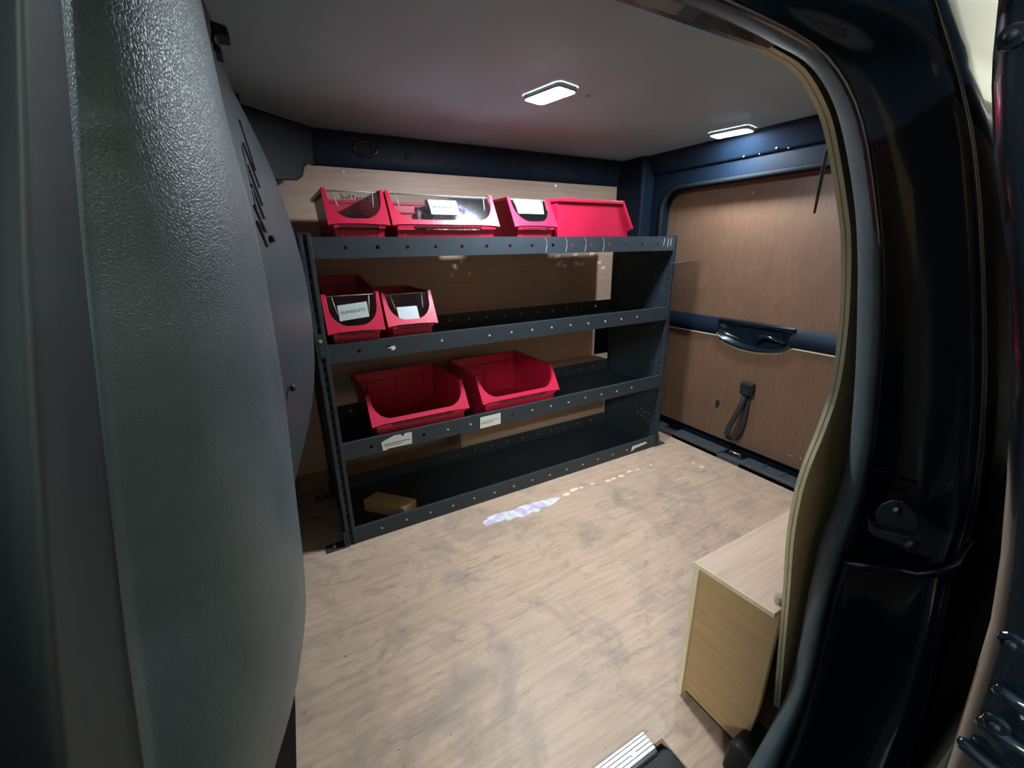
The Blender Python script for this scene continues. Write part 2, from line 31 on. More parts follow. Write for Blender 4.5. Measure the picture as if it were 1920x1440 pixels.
SEAL = [[[0.0765, -0.8791, 0.9608], [0.0902, -0.8792, 0.9602], [0.111, -0.8795, 0.9593], [0.1315, -0.8797, 0.9585], [0.1477, -0.8799, 0.9578], [0.1626, -0.8801, 0.9572], [0.1784, -0.8802, 0.9567], [0.1962, -0.8802, 0.9566], [0.2152, -0.8802, 0.9567], [0.2347, -0.8803, 0.9564], [0.255, -0.8805, 0.9555], [0.2758, -0.8809, 0.9542], [0.2953, -0.8813, 0.9526], [0.3119, -0.8816, 0.9514], [0.3264, -0.882, 0.95], [0.3403, -0.8824, 0.9473], [0.3538, -0.883, 0.9427], [0.3663, -0.8839, 0.9366], [0.3777, -0.8849, 0.929], [0.3876, -0.8861, 0.9204], [0.3961, -0.8876, 0.9103], [0.4047, -0.8893, 0.8979], [0.4142, -0.8916, 0.8817], [0.4238, -0.8942, 0.8628], [0.432, -0.8968, 0.8442], [0.4378, -0.8991, 0.8277], [0.442, -0.9013, 0.8119], [0.447, -0.9032, 0.7945], [0.4554, -0.9039, 0.7741], [0.4639, -0.9047, 0.7515], [0.4722, -0.9055, 0.7279], [0.4805, -0.9064, 0.7038], [0.4886, -0.9072, 0.6788], [0.496, -0.9082, 0.652], [0.5031, -0.9092, 0.6218], [0.5102, -0.9101, 0.5894], [0.5164, -0.9103, 0.5586], [0.5185, -0.9104, 0.533], [0.5174, -0.9106, 0.5109], [0.5148, -0.9107, 0.4907], [0.51, -0.9108, 0.4729], [0.5036, -0.911, 0.4573], [0.4991, -0.9111, 0.4399], [0.4983, -0.9112, 0.4179], [0.4994, -0.9114, 0.3936], [0.5008, -0.9115, 0.3704], [0.5018, -0.9116, 0.3527], [0.5029, -0.9118, 0.3365], [0.5047, -0.9119, 0.3133], [0.5099, -0.9118, 0.2744], [0.5169, -0.9115, 0.2253], [0.5196, -0.9112, 0.1812], [0.515, -0.911, 0.1516], [0.5056, -0.9109, 0.1299], [0.4935, -0.9107, 0.1087], [0.4792, -0.9106, 0.0857], [0.4624, -0.9104, 0.0634], [0.4442, -0.9103, 0.041], [0.4221, -0.9101, 0.0159], [0.3987, -0.91, -0.0088], [0.3821, -0.91, -0.0256]], [[0.0679, -0.8935, 0.9519], [0.0809, -0.8936, 0.9513], [0.1004, -0.8939, 0.9505], [0.1198, -0.894, 0.9498], [0.1351, -0.8941, 0.9492], [0.1492, -0.8942, 0.9487], [0.1642, -0.8942, 0.9483], [0.181, -0.8943, 0.9481], [0.1988, -0.8943, 0.9482], [0.2173, -0.8943, 0.9479], [0.2368, -0.8944, 0.9471], [0.2569, -0.8946, 0.946], [0.2757, -0.8948, 0.9446], [0.2917, -0.8949, 0.9435], [0.3055, -0.8951, 0.9423], [0.3186, -0.8954, 0.9397], [0.3313, -0.8961, 0.9353], [0.3431, -0.8969, 0.9295], [0.3539, -0.8979, 0.9224], [0.3632, -0.899, 0.9142], [0.3713, -0.9004, 0.9046], [0.3794, -0.902, 0.8929], [0.3884, -0.9041, 0.8776], [0.3974, -0.9066, 0.8597], [0.4052, -0.9091, 0.8421], [0.4108, -0.9113, 0.8265], [0.4148, -0.9134, 0.8116], [0.4194, -0.9152, 0.7952], [0.4275, -0.9158, 0.7759], [0.4356, -0.9166, 0.7545], [0.4435, -0.9174, 0.7321], [0.4513, -0.9182, 0.7094], [0.459, -0.919, 0.6857], [0.466, -0.9199, 0.6603], [0.4728, -0.9209, 0.6318], [0.4788, -0.922, 0.6014], [0.4846, -0.9222, 0.5723], [0.4867, -0.9223, 0.5481], [0.4857, -0.9225, 0.5272], [0.4833, -0.9226, 0.508], [0.4789, -0.9227, 0.4912], [0.4729, -0.9228, 0.4764], [0.4686, -0.9229, 0.4599], [0.4678, -0.9231, 0.4392], [0.4687, -0.9232, 0.4163], [0.47, -0.9234, 0.3945], [0.4708, -0.9235, 0.3777], [0.4719, -0.9236, 0.3624], [0.4736, -0.9237, 0.3406], [0.4776, -0.924, 0.3046], [0.484, -0.9237, 0.2584], [0.4866, -0.9234, 0.2168], [0.4823, -0.9233, 0.1886], [0.4736, -0.9231, 0.1679], [0.4623, -0.923, 0.1476], [0.4489, -0.9228, 0.1256], [0.4332, -0.9227, 0.1043], [0.4161, -0.9226, 0.083], [0.3955, -0.9224, 0.0591], [0.3737, -0.9222, 0.0353], [0.3585, -0.9221, 0.0188]], [[0.0646, -0.9013, 0.9478], [0.0772, -0.9014, 0.9474], [0.0962, -0.9015, 0.9467], [0.1151, -0.9016, 0.946], [0.1299, -0.9016, 0.9455], [0.1437, -0.9017, 0.9449], [0.1582, -0.9018, 0.9445], [0.1746, -0.9018, 0.9444], [0.1919, -0.9018, 0.9443], [0.21, -0.9018, 0.944], [0.2293, -0.9019, 0.9433], [0.2494, -0.9021, 0.9422], [0.2681, -0.9023, 0.9408], [0.2835, -0.9025, 0.9396], [0.2965, -0.9026, 0.9382], [0.3088, -0.903, 0.9356], [0.3211, -0.9036, 0.9314], [0.3324, -0.9044, 0.9257], [0.3429, -0.9054, 0.9188], [0.3519, -0.9065, 0.9108], [0.3598, -0.9078, 0.9015], [0.3677, -0.9094, 0.8902], [0.3763, -0.9115, 0.8753], [0.385, -0.9139, 0.8579], [0.3925, -0.9163, 0.8408], [0.398, -0.9184, 0.8258], [0.4021, -0.9204, 0.8114], [0.4067, -0.9222, 0.7955], [0.4147, -0.9228, 0.7768], [0.4227, -0.9235, 0.756], [0.4305, -0.9243, 0.7343], [0.4382, -0.9251, 0.7122], [0.4456, -0.9259, 0.6891], [0.4525, -0.9267, 0.6645], [0.4592, -0.9277, 0.6368], [0.4652, -0.9287, 0.6072], [0.4706, -0.9291, 0.5791], [0.4729, -0.9293, 0.5555], [0.4723, -0.9294, 0.5351], [0.4703, -0.9296, 0.5164], [0.4661, -0.9297, 0.4999], [0.4604, -0.9298, 0.4855], [0.4563, -0.9299, 0.4695], [0.4553, -0.93, 0.4494], [0.4558, -0.9302, 0.4273], [0.4567, -0.9303, 0.4063], [0.4573, -0.9304, 0.3901], [0.4583, -0.9305, 0.3752], [0.46, -0.9306, 0.354], [0.4639, -0.9309, 0.3191], [0.4696, -0.9308, 0.275], [0.4722, -0.9306, 0.2343], [0.4683, -0.9304, 0.2063], [0.4601, -0.9302, 0.1852], [0.4495, -0.9301, 0.1646], [0.4369, -0.93, 0.1425], [0.4219, -0.9298, 0.1212], [0.4057, -0.9297, 0.0999], [0.3863, -0.9295, 0.0758], [0.3659, -0.9293, 0.0519], [0.3515, -0.9292, 0.0353]], [[0.063, -0.9087, 0.9449], [0.0752, -0.9088, 0.9445], [0.0937, -0.9089, 0.9439], [0.1121, -0.9089, 0.9433], [0.1266, -0.909, 0.9428], [0.1401, -0.9091, 0.9422], [0.1543, -0.9091, 0.9418], [0.1703, -0.9092, 0.9416], [0.1872, -0.9092, 0.9414], [0.205, -0.9093, 0.941], [0.2246, -0.9094, 0.9403], [0.2454, -0.9095, 0.9392], [0.2645, -0.9097, 0.9378], [0.2793, -0.9099, 0.9364], [0.2913, -0.9101, 0.9348], [0.3026, -0.9105, 0.932], [0.3142, -0.9111, 0.9277], [0.3251, -0.9119, 0.9222], [0.3352, -0.9128, 0.9154], [0.344, -0.9139, 0.9077], [0.3517, -0.9152, 0.8987], [0.3594, -0.9167, 0.8876], [0.3677, -0.9188, 0.8731], [0.376, -0.9211, 0.8561], [0.3832, -0.9235, 0.8395], [0.3888, -0.9255, 0.825], [0.3932, -0.9274, 0.8111], [0.398, -0.9291, 0.7957], [0.4061, -0.9298, 0.7775], [0.4142, -0.9305, 0.7572], [0.422, -0.9312, 0.736], [0.4296, -0.932, 0.7144], [0.4369, -0.9328, 0.6919], [0.4438, -0.9336, 0.6679], [0.4505, -0.9346, 0.6408], [0.4567, -0.9356, 0.6118], [0.462, -0.9361, 0.5844], [0.4648, -0.9363, 0.5612], [0.4649, -0.9364, 0.5411], [0.4634, -0.9365, 0.5226], [0.4598, -0.9366, 0.5064], [0.4545, -0.9367, 0.4922], [0.4505, -0.9368, 0.4765], [0.449, -0.937, 0.4571], [0.4487, -0.9371, 0.4358], [0.449, -0.9372, 0.4155], [0.4493, -0.9373, 0.3998], [0.4502, -0.9374, 0.3854], [0.4518, -0.9376, 0.3647], [0.4555, -0.9378, 0.3307], [0.4607, -0.9379, 0.2882], [0.4636, -0.9377, 0.2481], [0.4603, -0.9375, 0.2194], [0.4529, -0.9373, 0.1968], [0.4433, -0.9372, 0.1748], [0.4315, -0.937, 0.1518], [0.4175, -0.9369, 0.1296], [0.4025, -0.9367, 0.1074], [0.3848, -0.9365, 0.0823], [0.3663, -0.9364, 0.0573], [0.3532, -0.9363, 0.0398]], [[0.0624, -0.915, 0.9427], [0.0743, -0.9151, 0.9424], [0.0923, -0.9151, 0.9419], [0.1103, -0.9152, 0.9414], [0.1245, -0.9153, 0.9409], [0.1378, -0.9153, 0.9404], [0.1519, -0.9154, 0.9399], [0.1675, -0.9155, 0.9396], [0.1841, -0.9155, 0.9393], [0.2019, -0.9156, 0.9388], [0.222, -0.9157, 0.9381], [0.2437, -0.9158, 0.937], [0.2632, -0.916, 0.9356], [0.2776, -0.9162, 0.934], [0.2884, -0.9165, 0.9321], [0.2988, -0.9169, 0.9291], [0.3098, -0.9175, 0.9248], [0.3204, -0.9183, 0.9194], [0.3301, -0.9192, 0.9127], [0.3387, -0.9203, 0.9052], [0.3464, -0.9215, 0.8963], [0.3539, -0.923, 0.8854], [0.3619, -0.925, 0.8712], [0.3698, -0.9274, 0.8546], [0.3768, -0.9296, 0.8383], [0.3825, -0.9316, 0.8242], [0.3872, -0.9335, 0.8108], [0.3924, -0.9351, 0.7959], [0.4006, -0.9358, 0.778], [0.4089, -0.9365, 0.7581], [0.4168, -0.9372, 0.7373], [0.4244, -0.9379, 0.7161], [0.4316, -0.9387, 0.694], [0.4384, -0.9395, 0.6704], [0.4453, -0.9405, 0.6438], [0.4517, -0.9415, 0.6153], [0.4571, -0.9421, 0.5884], [0.4605, -0.9422, 0.5654], [0.4613, -0.9424, 0.5454], [0.4604, -0.9425, 0.527], [0.4573, -0.9426, 0.5109], [0.4525, -0.9427, 0.4967], [0.4485, -0.9428, 0.4813], [0.4465, -0.9429, 0.4624], [0.4454, -0.9431, 0.4418], [0.4449, -0.9432, 0.4222], [0.445, -0.9433, 0.4069], [0.4457, -0.9434, 0.3928], [0.4472, -0.9435, 0.3725], [0.4509, -0.9437, 0.3393], [0.4556, -0.944, 0.2979], [0.4587, -0.9437, 0.2581], [0.4561, -0.9435, 0.2284], [0.4497, -0.9434, 0.204], [0.441, -0.9432, 0.1803], [0.4302, -0.943, 0.156], [0.4171, -0.9429, 0.1327], [0.4033, -0.9427, 0.1093], [0.3874, -0.9426, 0.0827], [0.3708, -0.9424, 0.0561], [0.3591, -0.9422, 0.0374]], [[0.0623, -0.9202, 0.9413], [0.0739, -0.9203, 0.941], [0.0916, -0.9203, 0.9406], [0.1093, -0.9204, 0.9401], [0.1234, -0.9205, 0.9396], [0.1365, -0.9205, 0.9391], [0.1504, -0.9206, 0.9386], [0.1658, -0.9207, 0.9382], [0.1822, -0.9207, 0.9378], [0.2, -0.9208, 0.9372], [0.2207, -0.9209, 0.9365], [0.2433, -0.921, 0.9355], [0.2635, -0.9212, 0.9341], [0.2774, -0.9215, 0.9322], [0.2873, -0.9218, 0.93], [0.2967, -0.9223, 0.9268], [0.3073, -0.9229, 0.9224], [0.3175, -0.9236, 0.9171], [0.327, -0.9245, 0.9106], [0.3354, -0.9256, 0.9031], [0.343, -0.9268, 0.8944], [0.3505, -0.9283, 0.8837], [0.3581, -0.9302, 0.8697], [0.3657, -0.9325, 0.8533], [0.3725, -0.9348, 0.8373], [0.3784, -0.9367, 0.8236], [0.3834, -0.9385, 0.8106], [0.3889, -0.9401, 0.796], [0.3974, -0.9408, 0.7784], [0.4058, -0.9414, 0.7588], [0.4139, -0.9422, 0.7382], [0.4215, -0.9429, 0.7173], [0.4286, -0.9437, 0.6956], [0.4355, -0.9445, 0.6723], [0.4425, -0.9454, 0.6459], [0.4492, -0.9464, 0.6177], [0.4548, -0.9471, 0.5912], [0.4588, -0.9472, 0.5683], [0.4603, -0.9473, 0.5483], [0.4601, -0.9475, 0.53], [0.4575, -0.9476, 0.5138], [0.453, -0.9477, 0.4997], [0.4491, -0.9478, 0.4844], [0.4466, -0.9479, 0.4659], [0.4446, -0.948, 0.4459], [0.4434, -0.9482, 0.4269], [0.4431, -0.9483, 0.4119], [0.4437, -0.9483, 0.3981], [0.4451, -0.9485, 0.3781], [0.4488, -0.9487, 0.3454], [0.4534, -0.949, 0.3048], [0.4566, -0.9488, 0.2653], [0.4546, -0.9486, 0.2344], [0.4491, -0.9484, 0.2081], [0.4414, -0.9482, 0.1825], [0.4314, -0.948, 0.1568], [0.4193, -0.9479, 0.1322], [0.4067, -0.9477, 0.1074], [0.3925, -0.9475, 0.0791], [0.3779, -0.9473, 0.0506], [0.3675, -0.9472, 0.0306]], [[0.0628, -0.9233, 0.9408], [0.0744, -0.9233, 0.9405], [0.0919, -0.9234, 0.9402], [0.1094, -0.9234, 0.9398], [0.1234, -0.9235, 0.9393], [0.1365, -0.9236, 0.9388], [0.1504, -0.9236, 0.9383], [0.1657, -0.9237, 0.9378], [0.182, -0.9238, 0.9373], [0.1999, -0.9239, 0.9367], [0.2211, -0.924, 0.9359], [0.2447, -0.9241, 0.935], [0.2654, -0.9243, 0.9335], [0.2791, -0.9246, 0.9315], [0.2882, -0.9249, 0.929], [0.297, -0.9254, 0.9256], [0.3072, -0.926, 0.9212], [0.3172, -0.9268, 0.9159], [0.3265, -0.9277, 0.9094], [0.3349, -0.9287, 0.902], [0.3425, -0.9299, 0.8934], [0.3499, -0.9314, 0.8828], [0.3574, -0.9334, 0.8688], [0.3647, -0.9356, 0.8525], [0.3715, -0.9379, 0.8367], [0.3775, -0.9398, 0.8232], [0.3828, -0.9415, 0.8104], [0.3885, -0.9431, 0.796], [0.3972, -0.9437, 0.7786], [0.4059, -0.9444, 0.7591], [0.4141, -0.9451, 0.7386], [0.4218, -0.9459, 0.7178], [0.4289, -0.9466, 0.6962], [0.4358, -0.9474, 0.673], [0.443, -0.9484, 0.6468], [0.45, -0.9493, 0.6187], [0.4559, -0.9501, 0.5922], [0.4604, -0.9502, 0.5693], [0.4625, -0.9503, 0.5492], [0.4627, -0.9505, 0.5308], [0.4605, -0.9506, 0.5145], [0.4564, -0.9507, 0.5003], [0.4525, -0.9508, 0.4851], [0.4495, -0.9509, 0.4668], [0.4468, -0.951, 0.4472], [0.445, -0.9511, 0.4285], [0.4445, -0.9512, 0.4138], [0.4449, -0.9513, 0.4], [0.4463, -0.9515, 0.3801], [0.4499, -0.9517, 0.3478], [0.4546, -0.952, 0.3074], [0.4579, -0.9518, 0.2678], [0.4565, -0.9516, 0.2359], [0.4517, -0.9514, 0.2079], [0.4447, -0.9512, 0.1807], [0.4355, -0.951, 0.1536], [0.424, -0.9509, 0.1278], [0.4123, -0.9507, 0.1017], [0.3995, -0.9505, 0.0717], [0.3864, -0.9503, 0.0415], [0.3771, -0.9501, 0.0201]], [[0.0648, -0.9231, 0.942], [0.0764, -0.9232, 0.9418], [0.094, -0.9232, 0.9415], [0.1116, -0.9233, 0.9411], [0.1257, -0.9233, 0.9406], [0.139, -0.9234, 0.9401], [0.153, -0.9235, 0.9396], [0.1684, -0.9235, 0.939], [0.1849, -0.9236, 0.9385], [0.203, -0.9237, 0.9378], [0.2249, -0.9238, 0.937], [0.2494, -0.9239, 0.9361], [0.2708, -0.9242, 0.9346], [0.2845, -0.9245, 0.9324], [0.2931, -0.9248, 0.9297], [0.3015, -0.9253, 0.9261], [0.3116, -0.926, 0.9217], [0.3216, -0.9267, 0.9163], [0.3309, -0.9276, 0.9098], [0.3393, -0.9287, 0.9024], [0.347, -0.9299, 0.8937], [0.3545, -0.9314, 0.883], [0.3619, -0.9334, 0.8689], [0.3691, -0.9356, 0.8525], [0.3759, -0.9379, 0.8366], [0.3821, -0.9398, 0.8231], [0.3877, -0.9416, 0.8103], [0.3937, -0.9431, 0.7959], [0.4027, -0.9438, 0.7784], [0.4116, -0.9444, 0.7587], [0.42, -0.9452, 0.738], [0.4278, -0.9459, 0.7171], [0.435, -0.9467, 0.6953], [0.442, -0.9475, 0.672], [0.4495, -0.9484, 0.6455], [0.4567, -0.9494, 0.6171], [0.463, -0.9501, 0.5903], [0.468, -0.9502, 0.5671], [0.4705, -0.9504, 0.5467], [0.4711, -0.9505, 0.5279], [0.4692, -0.9506, 0.5114], [0.4652, -0.9507, 0.497], [0.4613, -0.9508, 0.4816], [0.4579, -0.9509, 0.4633], [0.4547, -0.951, 0.4437], [0.4525, -0.9512, 0.425], [0.4517, -0.9513, 0.4102], [0.4521, -0.9514, 0.3964], [0.4535, -0.9515, 0.3764], [0.4571, -0.9517, 0.3438], [0.4619, -0.952, 0.3032], [0.4656, -0.9518, 0.2627], [0.4645, -0.9515, 0.2296], [0.4602, -0.9513, 0.2001], [0.4537, -0.9511, 0.1713], [0.4448, -0.951, 0.143], [0.4337, -0.9508, 0.1159], [0.4225, -0.9506, 0.0885], [0.4106, -0.9504, 0.057], [0.3984, -0.9502, 0.0251], [0.3897, -0.95, 0.0025]], [[0.0751, -0.9095, 0.9517], [0.0875, -0.9096, 0.9514], [0.1063, -0.9097, 0.9511], [0.125, -0.9098, 0.9506], [0.1401, -0.91, 0.9501], [0.1542, -0.9101, 0.9495], [0.1692, -0.9101, 0.9489], [0.1857, -0.9102, 0.9484], [0.2033, -0.9103, 0.9477], [0.2228, -0.9104, 0.947], [0.2464, -0.9105, 0.9462], [0.2728, -0.9107, 0.9452], [0.2958, -0.9109, 0.9436], [0.3105, -0.9112, 0.9412], [0.3196, -0.9116, 0.9382], [0.3284, -0.9122, 0.9344], [0.3392, -0.9129, 0.9296], [0.3498, -0.9137, 0.9239], [0.3598, -0.9146, 0.9169], [0.3688, -0.9158, 0.9089], [0.377, -0.917, 0.8996], [0.385, -0.9187, 0.8882], [0.3929, -0.9208, 0.8732], [0.4006, -0.9232, 0.8556], [0.4079, -0.9256, 0.8386], [0.4145, -0.9276, 0.8241], [0.4206, -0.9295, 0.8105], [0.4272, -0.9312, 0.7951], [0.4369, -0.9318, 0.7764], [0.4464, -0.9326, 0.7553], [0.4555, -0.9333, 0.7332], [0.4639, -0.9341, 0.7108], [0.4716, -0.9349, 0.6874], [0.4792, -0.9358, 0.6624], [0.4872, -0.9368, 0.6341], [0.495, -0.9379, 0.6037], [0.5032, -0.9382, 0.5744], [0.5086, -0.9383, 0.5494], [0.5114, -0.9385, 0.5275], [0.5122, -0.9386, 0.5073], [0.5102, -0.9387, 0.4896], [0.506, -0.9388, 0.4741], [0.5018, -0.9389, 0.4575], [0.4981, -0.9391, 0.4379], [0.4944, -0.9392, 0.417], [0.4919, -0.9394, 0.3969], [0.4911, -0.9395, 0.3811], [0.4915, -0.9396, 0.3663], [0.493, -0.9397, 0.3448], [0.4968, -0.9399, 0.3099], [0.5034, -0.9398, 0.2649], [0.5076, -0.9395, 0.2211], [0.5066, -0.9392, 0.1852], [0.5021, -0.939, 0.153], [0.4953, -0.9388, 0.1217], [0.4858, -0.9386, 0.0909], [0.4741, -0.9384, 0.0615], [0.4622, -0.9382, 0.0317], [0.4495, -0.938, -0.0025], [0.4361, -0.938, -0.0363], [0.4266, -0.938, -0.0601]]]
JAMB = [[[0.0846, -0.939, 0.9413], [0.108, -0.939, 0.9332], [0.1255, -0.939, 0.9271], [0.1724, -0.939, 0.9259], [0.237, -0.939, 0.9236], [0.2675, -0.939, 0.9165], [0.3003, -0.9384, 0.903], [0.3306, -0.9381, 0.8794], [0.367, -0.9376, 0.8363], [0.399, -0.9373, 0.7958], [0.433, -0.9364, 0.7357], [0.4645, -0.9353, 0.6648], [0.4972, -0.9341, 0.5742], [0.5088, -0.9332, 0.5054], [0.5004, -0.9325, 0.4537], [0.4947, -0.9325, 0.4138]], [[0.0884, -0.945, 0.9392], [0.1113, -0.945, 0.9312], [0.1284, -0.945, 0.9252], [0.1733, -0.945, 0.9237], [0.235, -0.945, 0.9212], [0.2643, -0.945, 0.9142], [0.2951, -0.945, 0.9006], [0.3244, -0.945, 0.8775], [0.3593, -0.945, 0.8354], [0.3902, -0.945, 0.796], [0.4221, -0.945, 0.7378], [0.4513, -0.945, 0.6697], [0.4813, -0.945, 0.5832], [0.4914, -0.945, 0.518], [0.4823, -0.945, 0.4693], [0.4769, -0.945, 0.4311]], [[0.1037, -0.9458, 0.9429], [0.1269, -0.9458, 0.9346], [0.1443, -0.9458, 0.9284], [0.1882, -0.9458, 0.9264], [0.2481, -0.9458, 0.9232], [0.2771, -0.9458, 0.9159], [0.3078, -0.9459, 0.902], [0.3382, -0.9459, 0.8786], [0.3748, -0.946, 0.8358], [0.407, -0.946, 0.7957], [0.4416, -0.9461, 0.7362], [0.4742, -0.9463, 0.6661], [0.5081, -0.9465, 0.5767], [0.5208, -0.9466, 0.5089], [0.5135, -0.9467, 0.4581], [0.5078, -0.9467, 0.4186]], [[0.1354, -0.9563, 0.9462], [0.1584, -0.9563, 0.9374], [0.1756, -0.9563, 0.9309], [0.2142, -0.9563, 0.9276], [0.2657, -0.9563, 0.9227], [0.2922, -0.9563, 0.9151], [0.3192, -0.9574, 0.9005], [0.3498, -0.9579, 0.8774], [0.3867, -0.9588, 0.8351], [0.4192, -0.9594, 0.7955], [0.4545, -0.9611, 0.737], [0.4883, -0.9632, 0.6683], [0.5239, -0.9654, 0.5808], [0.5381, -0.967, 0.5146], [0.5322, -0.9684, 0.4652], [0.5264, -0.9683, 0.4267]], [[0.1766, -0.9691, 0.9507], [0.1991, -0.9691, 0.9413], [0.2158, -0.9691, 0.9343], [0.2463, -0.9691, 0.929], [0.2859, -0.9691, 0.9218], [0.309, -0.9691, 0.9137], [0.3305, -0.9715, 0.8982], [0.3609, -0.9727, 0.8755], [0.3976, -0.9746, 0.8341], [0.4299, -0.976, 0.7954], [0.4652, -0.9795, 0.7384], [0.499, -0.9839, 0.6721], [0.5348, -0.9887, 0.5882], [0.5494, -0.9921, 0.5251], [0.544, -0.9951, 0.4785], [0.5383, -0.995, 0.4416]], [[0.2106, -0.9796, 0.9545], [0.2323, -0.9796, 0.9445], [0.2485, -0.9796, 0.9371], [0.2709, -0.9796, 0.9299], [0.2994, -0.9796, 0.9207], [0.3195, -0.9796, 0.9121], [0.3357, -0.983, 0.8959], [0.3655, -0.9846, 0.8736], [0.4013, -0.9874, 0.8331], [0.4329, -0.9894, 0.7954], [0.4664, -0.9944, 0.7403], [0.4979, -1.0008, 0.6769], [0.5309, -1.0076, 0.5975], [0.5435, -1.0126, 0.5386], [0.5365, -1.0168, 0.4961], [0.5309, -1.0167, 0.4612]], [[0.2224, -0.9812, 0.9569], [0.2441, -0.9812, 0.9467], [0.2603, -0.9812, 0.939], [0.2804, -0.9812, 0.9312], [0.306, -0.9812, 0.9213], [0.3254, -0.9812, 0.9125], [0.3406, -0.9848, 0.8961], [0.3707, -0.9865, 0.8737], [0.4069, -0.9894, 0.8331], [0.4389, -0.9914, 0.7953], [0.4732, -0.9967, 0.74], [0.5057, -1.0033, 0.6762], [0.5399, -1.0105, 0.5964], [0.5534, -1.0157, 0.5371], [0.5469, -1.0201, 0.4941], [0.5412, -1.02, 0.4592]], [[0.2298, -0.9832, 0.9579], [0.2514, -0.9832, 0.9475], [0.2674, -0.9832, 0.9398], [0.2856, -0.9832, 0.9315], [0.3087, -0.9832, 0.921], [0.3274, -0.9832, 0.9122], [0.3415, -0.987, 0.8956], [0.3714, -0.9888, 0.8734], [0.4075, -0.9918, 0.8329], [0.4392, -0.994, 0.7953], [0.4731, -0.9996, 0.7404], [0.5049, -1.0066, 0.6773], [0.5383, -1.0141, 0.5984], [0.551, -1.0196, 0.5401], [0.544, -1.0243, 0.4981], [0.5384, -1.0242, 0.4636]], [[0.2292, -0.9852, 0.9567], [0.2506, -0.9852, 0.9464], [0.2663, -0.9852, 0.9387], [0.2837, -0.9852, 0.9303], [0.3057, -0.9852, 0.9198], [0.3241, -0.9852, 0.9111], [0.3371, -0.9892, 0.8945], [0.3664, -0.9911, 0.8724], [0.4013, -0.9943, 0.8325], [0.4322, -0.9966, 0.7955], [0.4641, -1.0025, 0.7416], [0.4933, -1.0098, 0.6801], [0.5233, -1.0178, 0.604], [0.5334, -1.0236, 0.5483], [0.5243, -1.0285, 0.5087], [0.5189, -1.0283, 0.4754]]]
JAMBLOW = [[[0.494, -0.9326, 0.4282], [0.492, -0.9325, 0.4041], [0.4897, -0.9322, 0.3751], [0.4945, -0.9318, 0.3277], [0.4999, -0.9313, 0.2672], [0.5031, -0.9307, 0.1931], [0.4977, -0.9299, 0.1193], [0.47, -0.9289, 0.0467], [0.4355, -0.9276, -0.0488]], [[0.4748, -0.9466, 0.4466], [0.4727, -0.9467, 0.424], [0.4701, -0.9467, 0.3968], [0.4742, -0.9468, 0.3525], [0.4787, -0.9468, 0.2961], [0.4811, -0.9469, 0.2273], [0.4751, -0.947, 0.1593], [0.4478, -0.9471, 0.0936], [0.4143, -0.9473, 0.0077]], [[0.5091, -0.9664, 0.4463], [0.5074, -0.9667, 0.4237], [0.5057, -0.9672, 0.3965], [0.5111, -0.9679, 0.352], [0.5176, -0.9688, 0.2954], [0.5223, -0.9698, 0.2261], [0.519, -0.9711, 0.1575], [0.4953, -0.9729, 0.0911], [0.4664, -0.9751, 0.0038]], [[0.5335, -0.9994, 0.4599], [0.5321, -1.0002, 0.4384], [0.5309, -1.0015, 0.4128], [0.537, -1.0031, 0.3706], [0.5446, -1.0053, 0.317], [0.5507, -1.0081, 0.2516], [0.5492, -1.0112, 0.1875], [0.5285, -1.0159, 0.1271], [0.5041, -1.0215, 0.0475]], [[0.5446, -1.0176, 0.4683], [0.5431, -1.0186, 0.4476], [0.5419, -1.0203, 0.4231], [0.548, -1.0224, 0.3825], [0.5556, -1.0255, 0.3312], [0.5618, -1.0291, 0.2687], [0.5603, -1.0333, 0.2082], [0.5393, -1.0395, 0.1534], [0.5147, -1.047, 0.0818]], [[0.5181, -1.0274, 0.4869], [0.5159, -1.0286, 0.4678], [0.5133, -1.0305, 0.4457], [0.5173, -1.033, 0.4088], [0.5218, -1.0364, 0.3629], [0.524, -1.0405, 0.308], [0.5178, -1.0453, 0.2567], [0.4904, -1.0524, 0.2155], [0.4565, -1.061, 0.1656]]]
LEDGE = [[0.472, -0.947, 0.4427], [0.5031, -0.974, 0.4383], [0.5162, -1.002, 0.4478], [0.5226, -1.02, 0.4603], [0.5135, -1.03, 0.4839], [0.5297, -1.03, 0.5043]]
STRK_N = [-0.8914, -0.4532, 0.0]
STRK_PLATE = [[0.4872, -0.9598, 0.5123], [0.4886, -0.9625, 0.5254], [0.492, -0.9693, 0.5336], [0.4966, -0.9782, 0.535], [0.5006, -0.9862, 0.528], [0.5034, -0.9917, 0.5188], [0.5052, -0.9953, 0.508], [0.5049, -0.9947, 0.4987], [0.4993, -0.9837, 0.4936], [0.4921, -0.9694, 0.4928], [0.4887, -0.9628, 0.4992]]
STRK_ARM = [[0.4734, -0.9591, 0.5125], [0.4759, -0.9641, 0.5027], [0.4792, -0.9705, 0.4992], [0.4916, -0.995, 0.5006], [0.4951, -1.0019, 0.497], [0.4947, -1.0011, 0.4889], [0.4917, -0.9951, 0.4853], [0.4779, -0.968, 0.4895], [0.475, -0.9622, 0.494]]
STRK_SCREW = [0.4929, -0.9753, 0.5237]
STRK_PIN = [0.4896, -0.9955, 0.4934]
RECESS = [[0.4819, -0.9472, 0.564], [0.4877, -0.9586, 0.5645], [0.5001, -0.9831, 0.5598], [0.4972, -0.9773, 0.5491], [0.4824, -0.9482, 0.5404]]
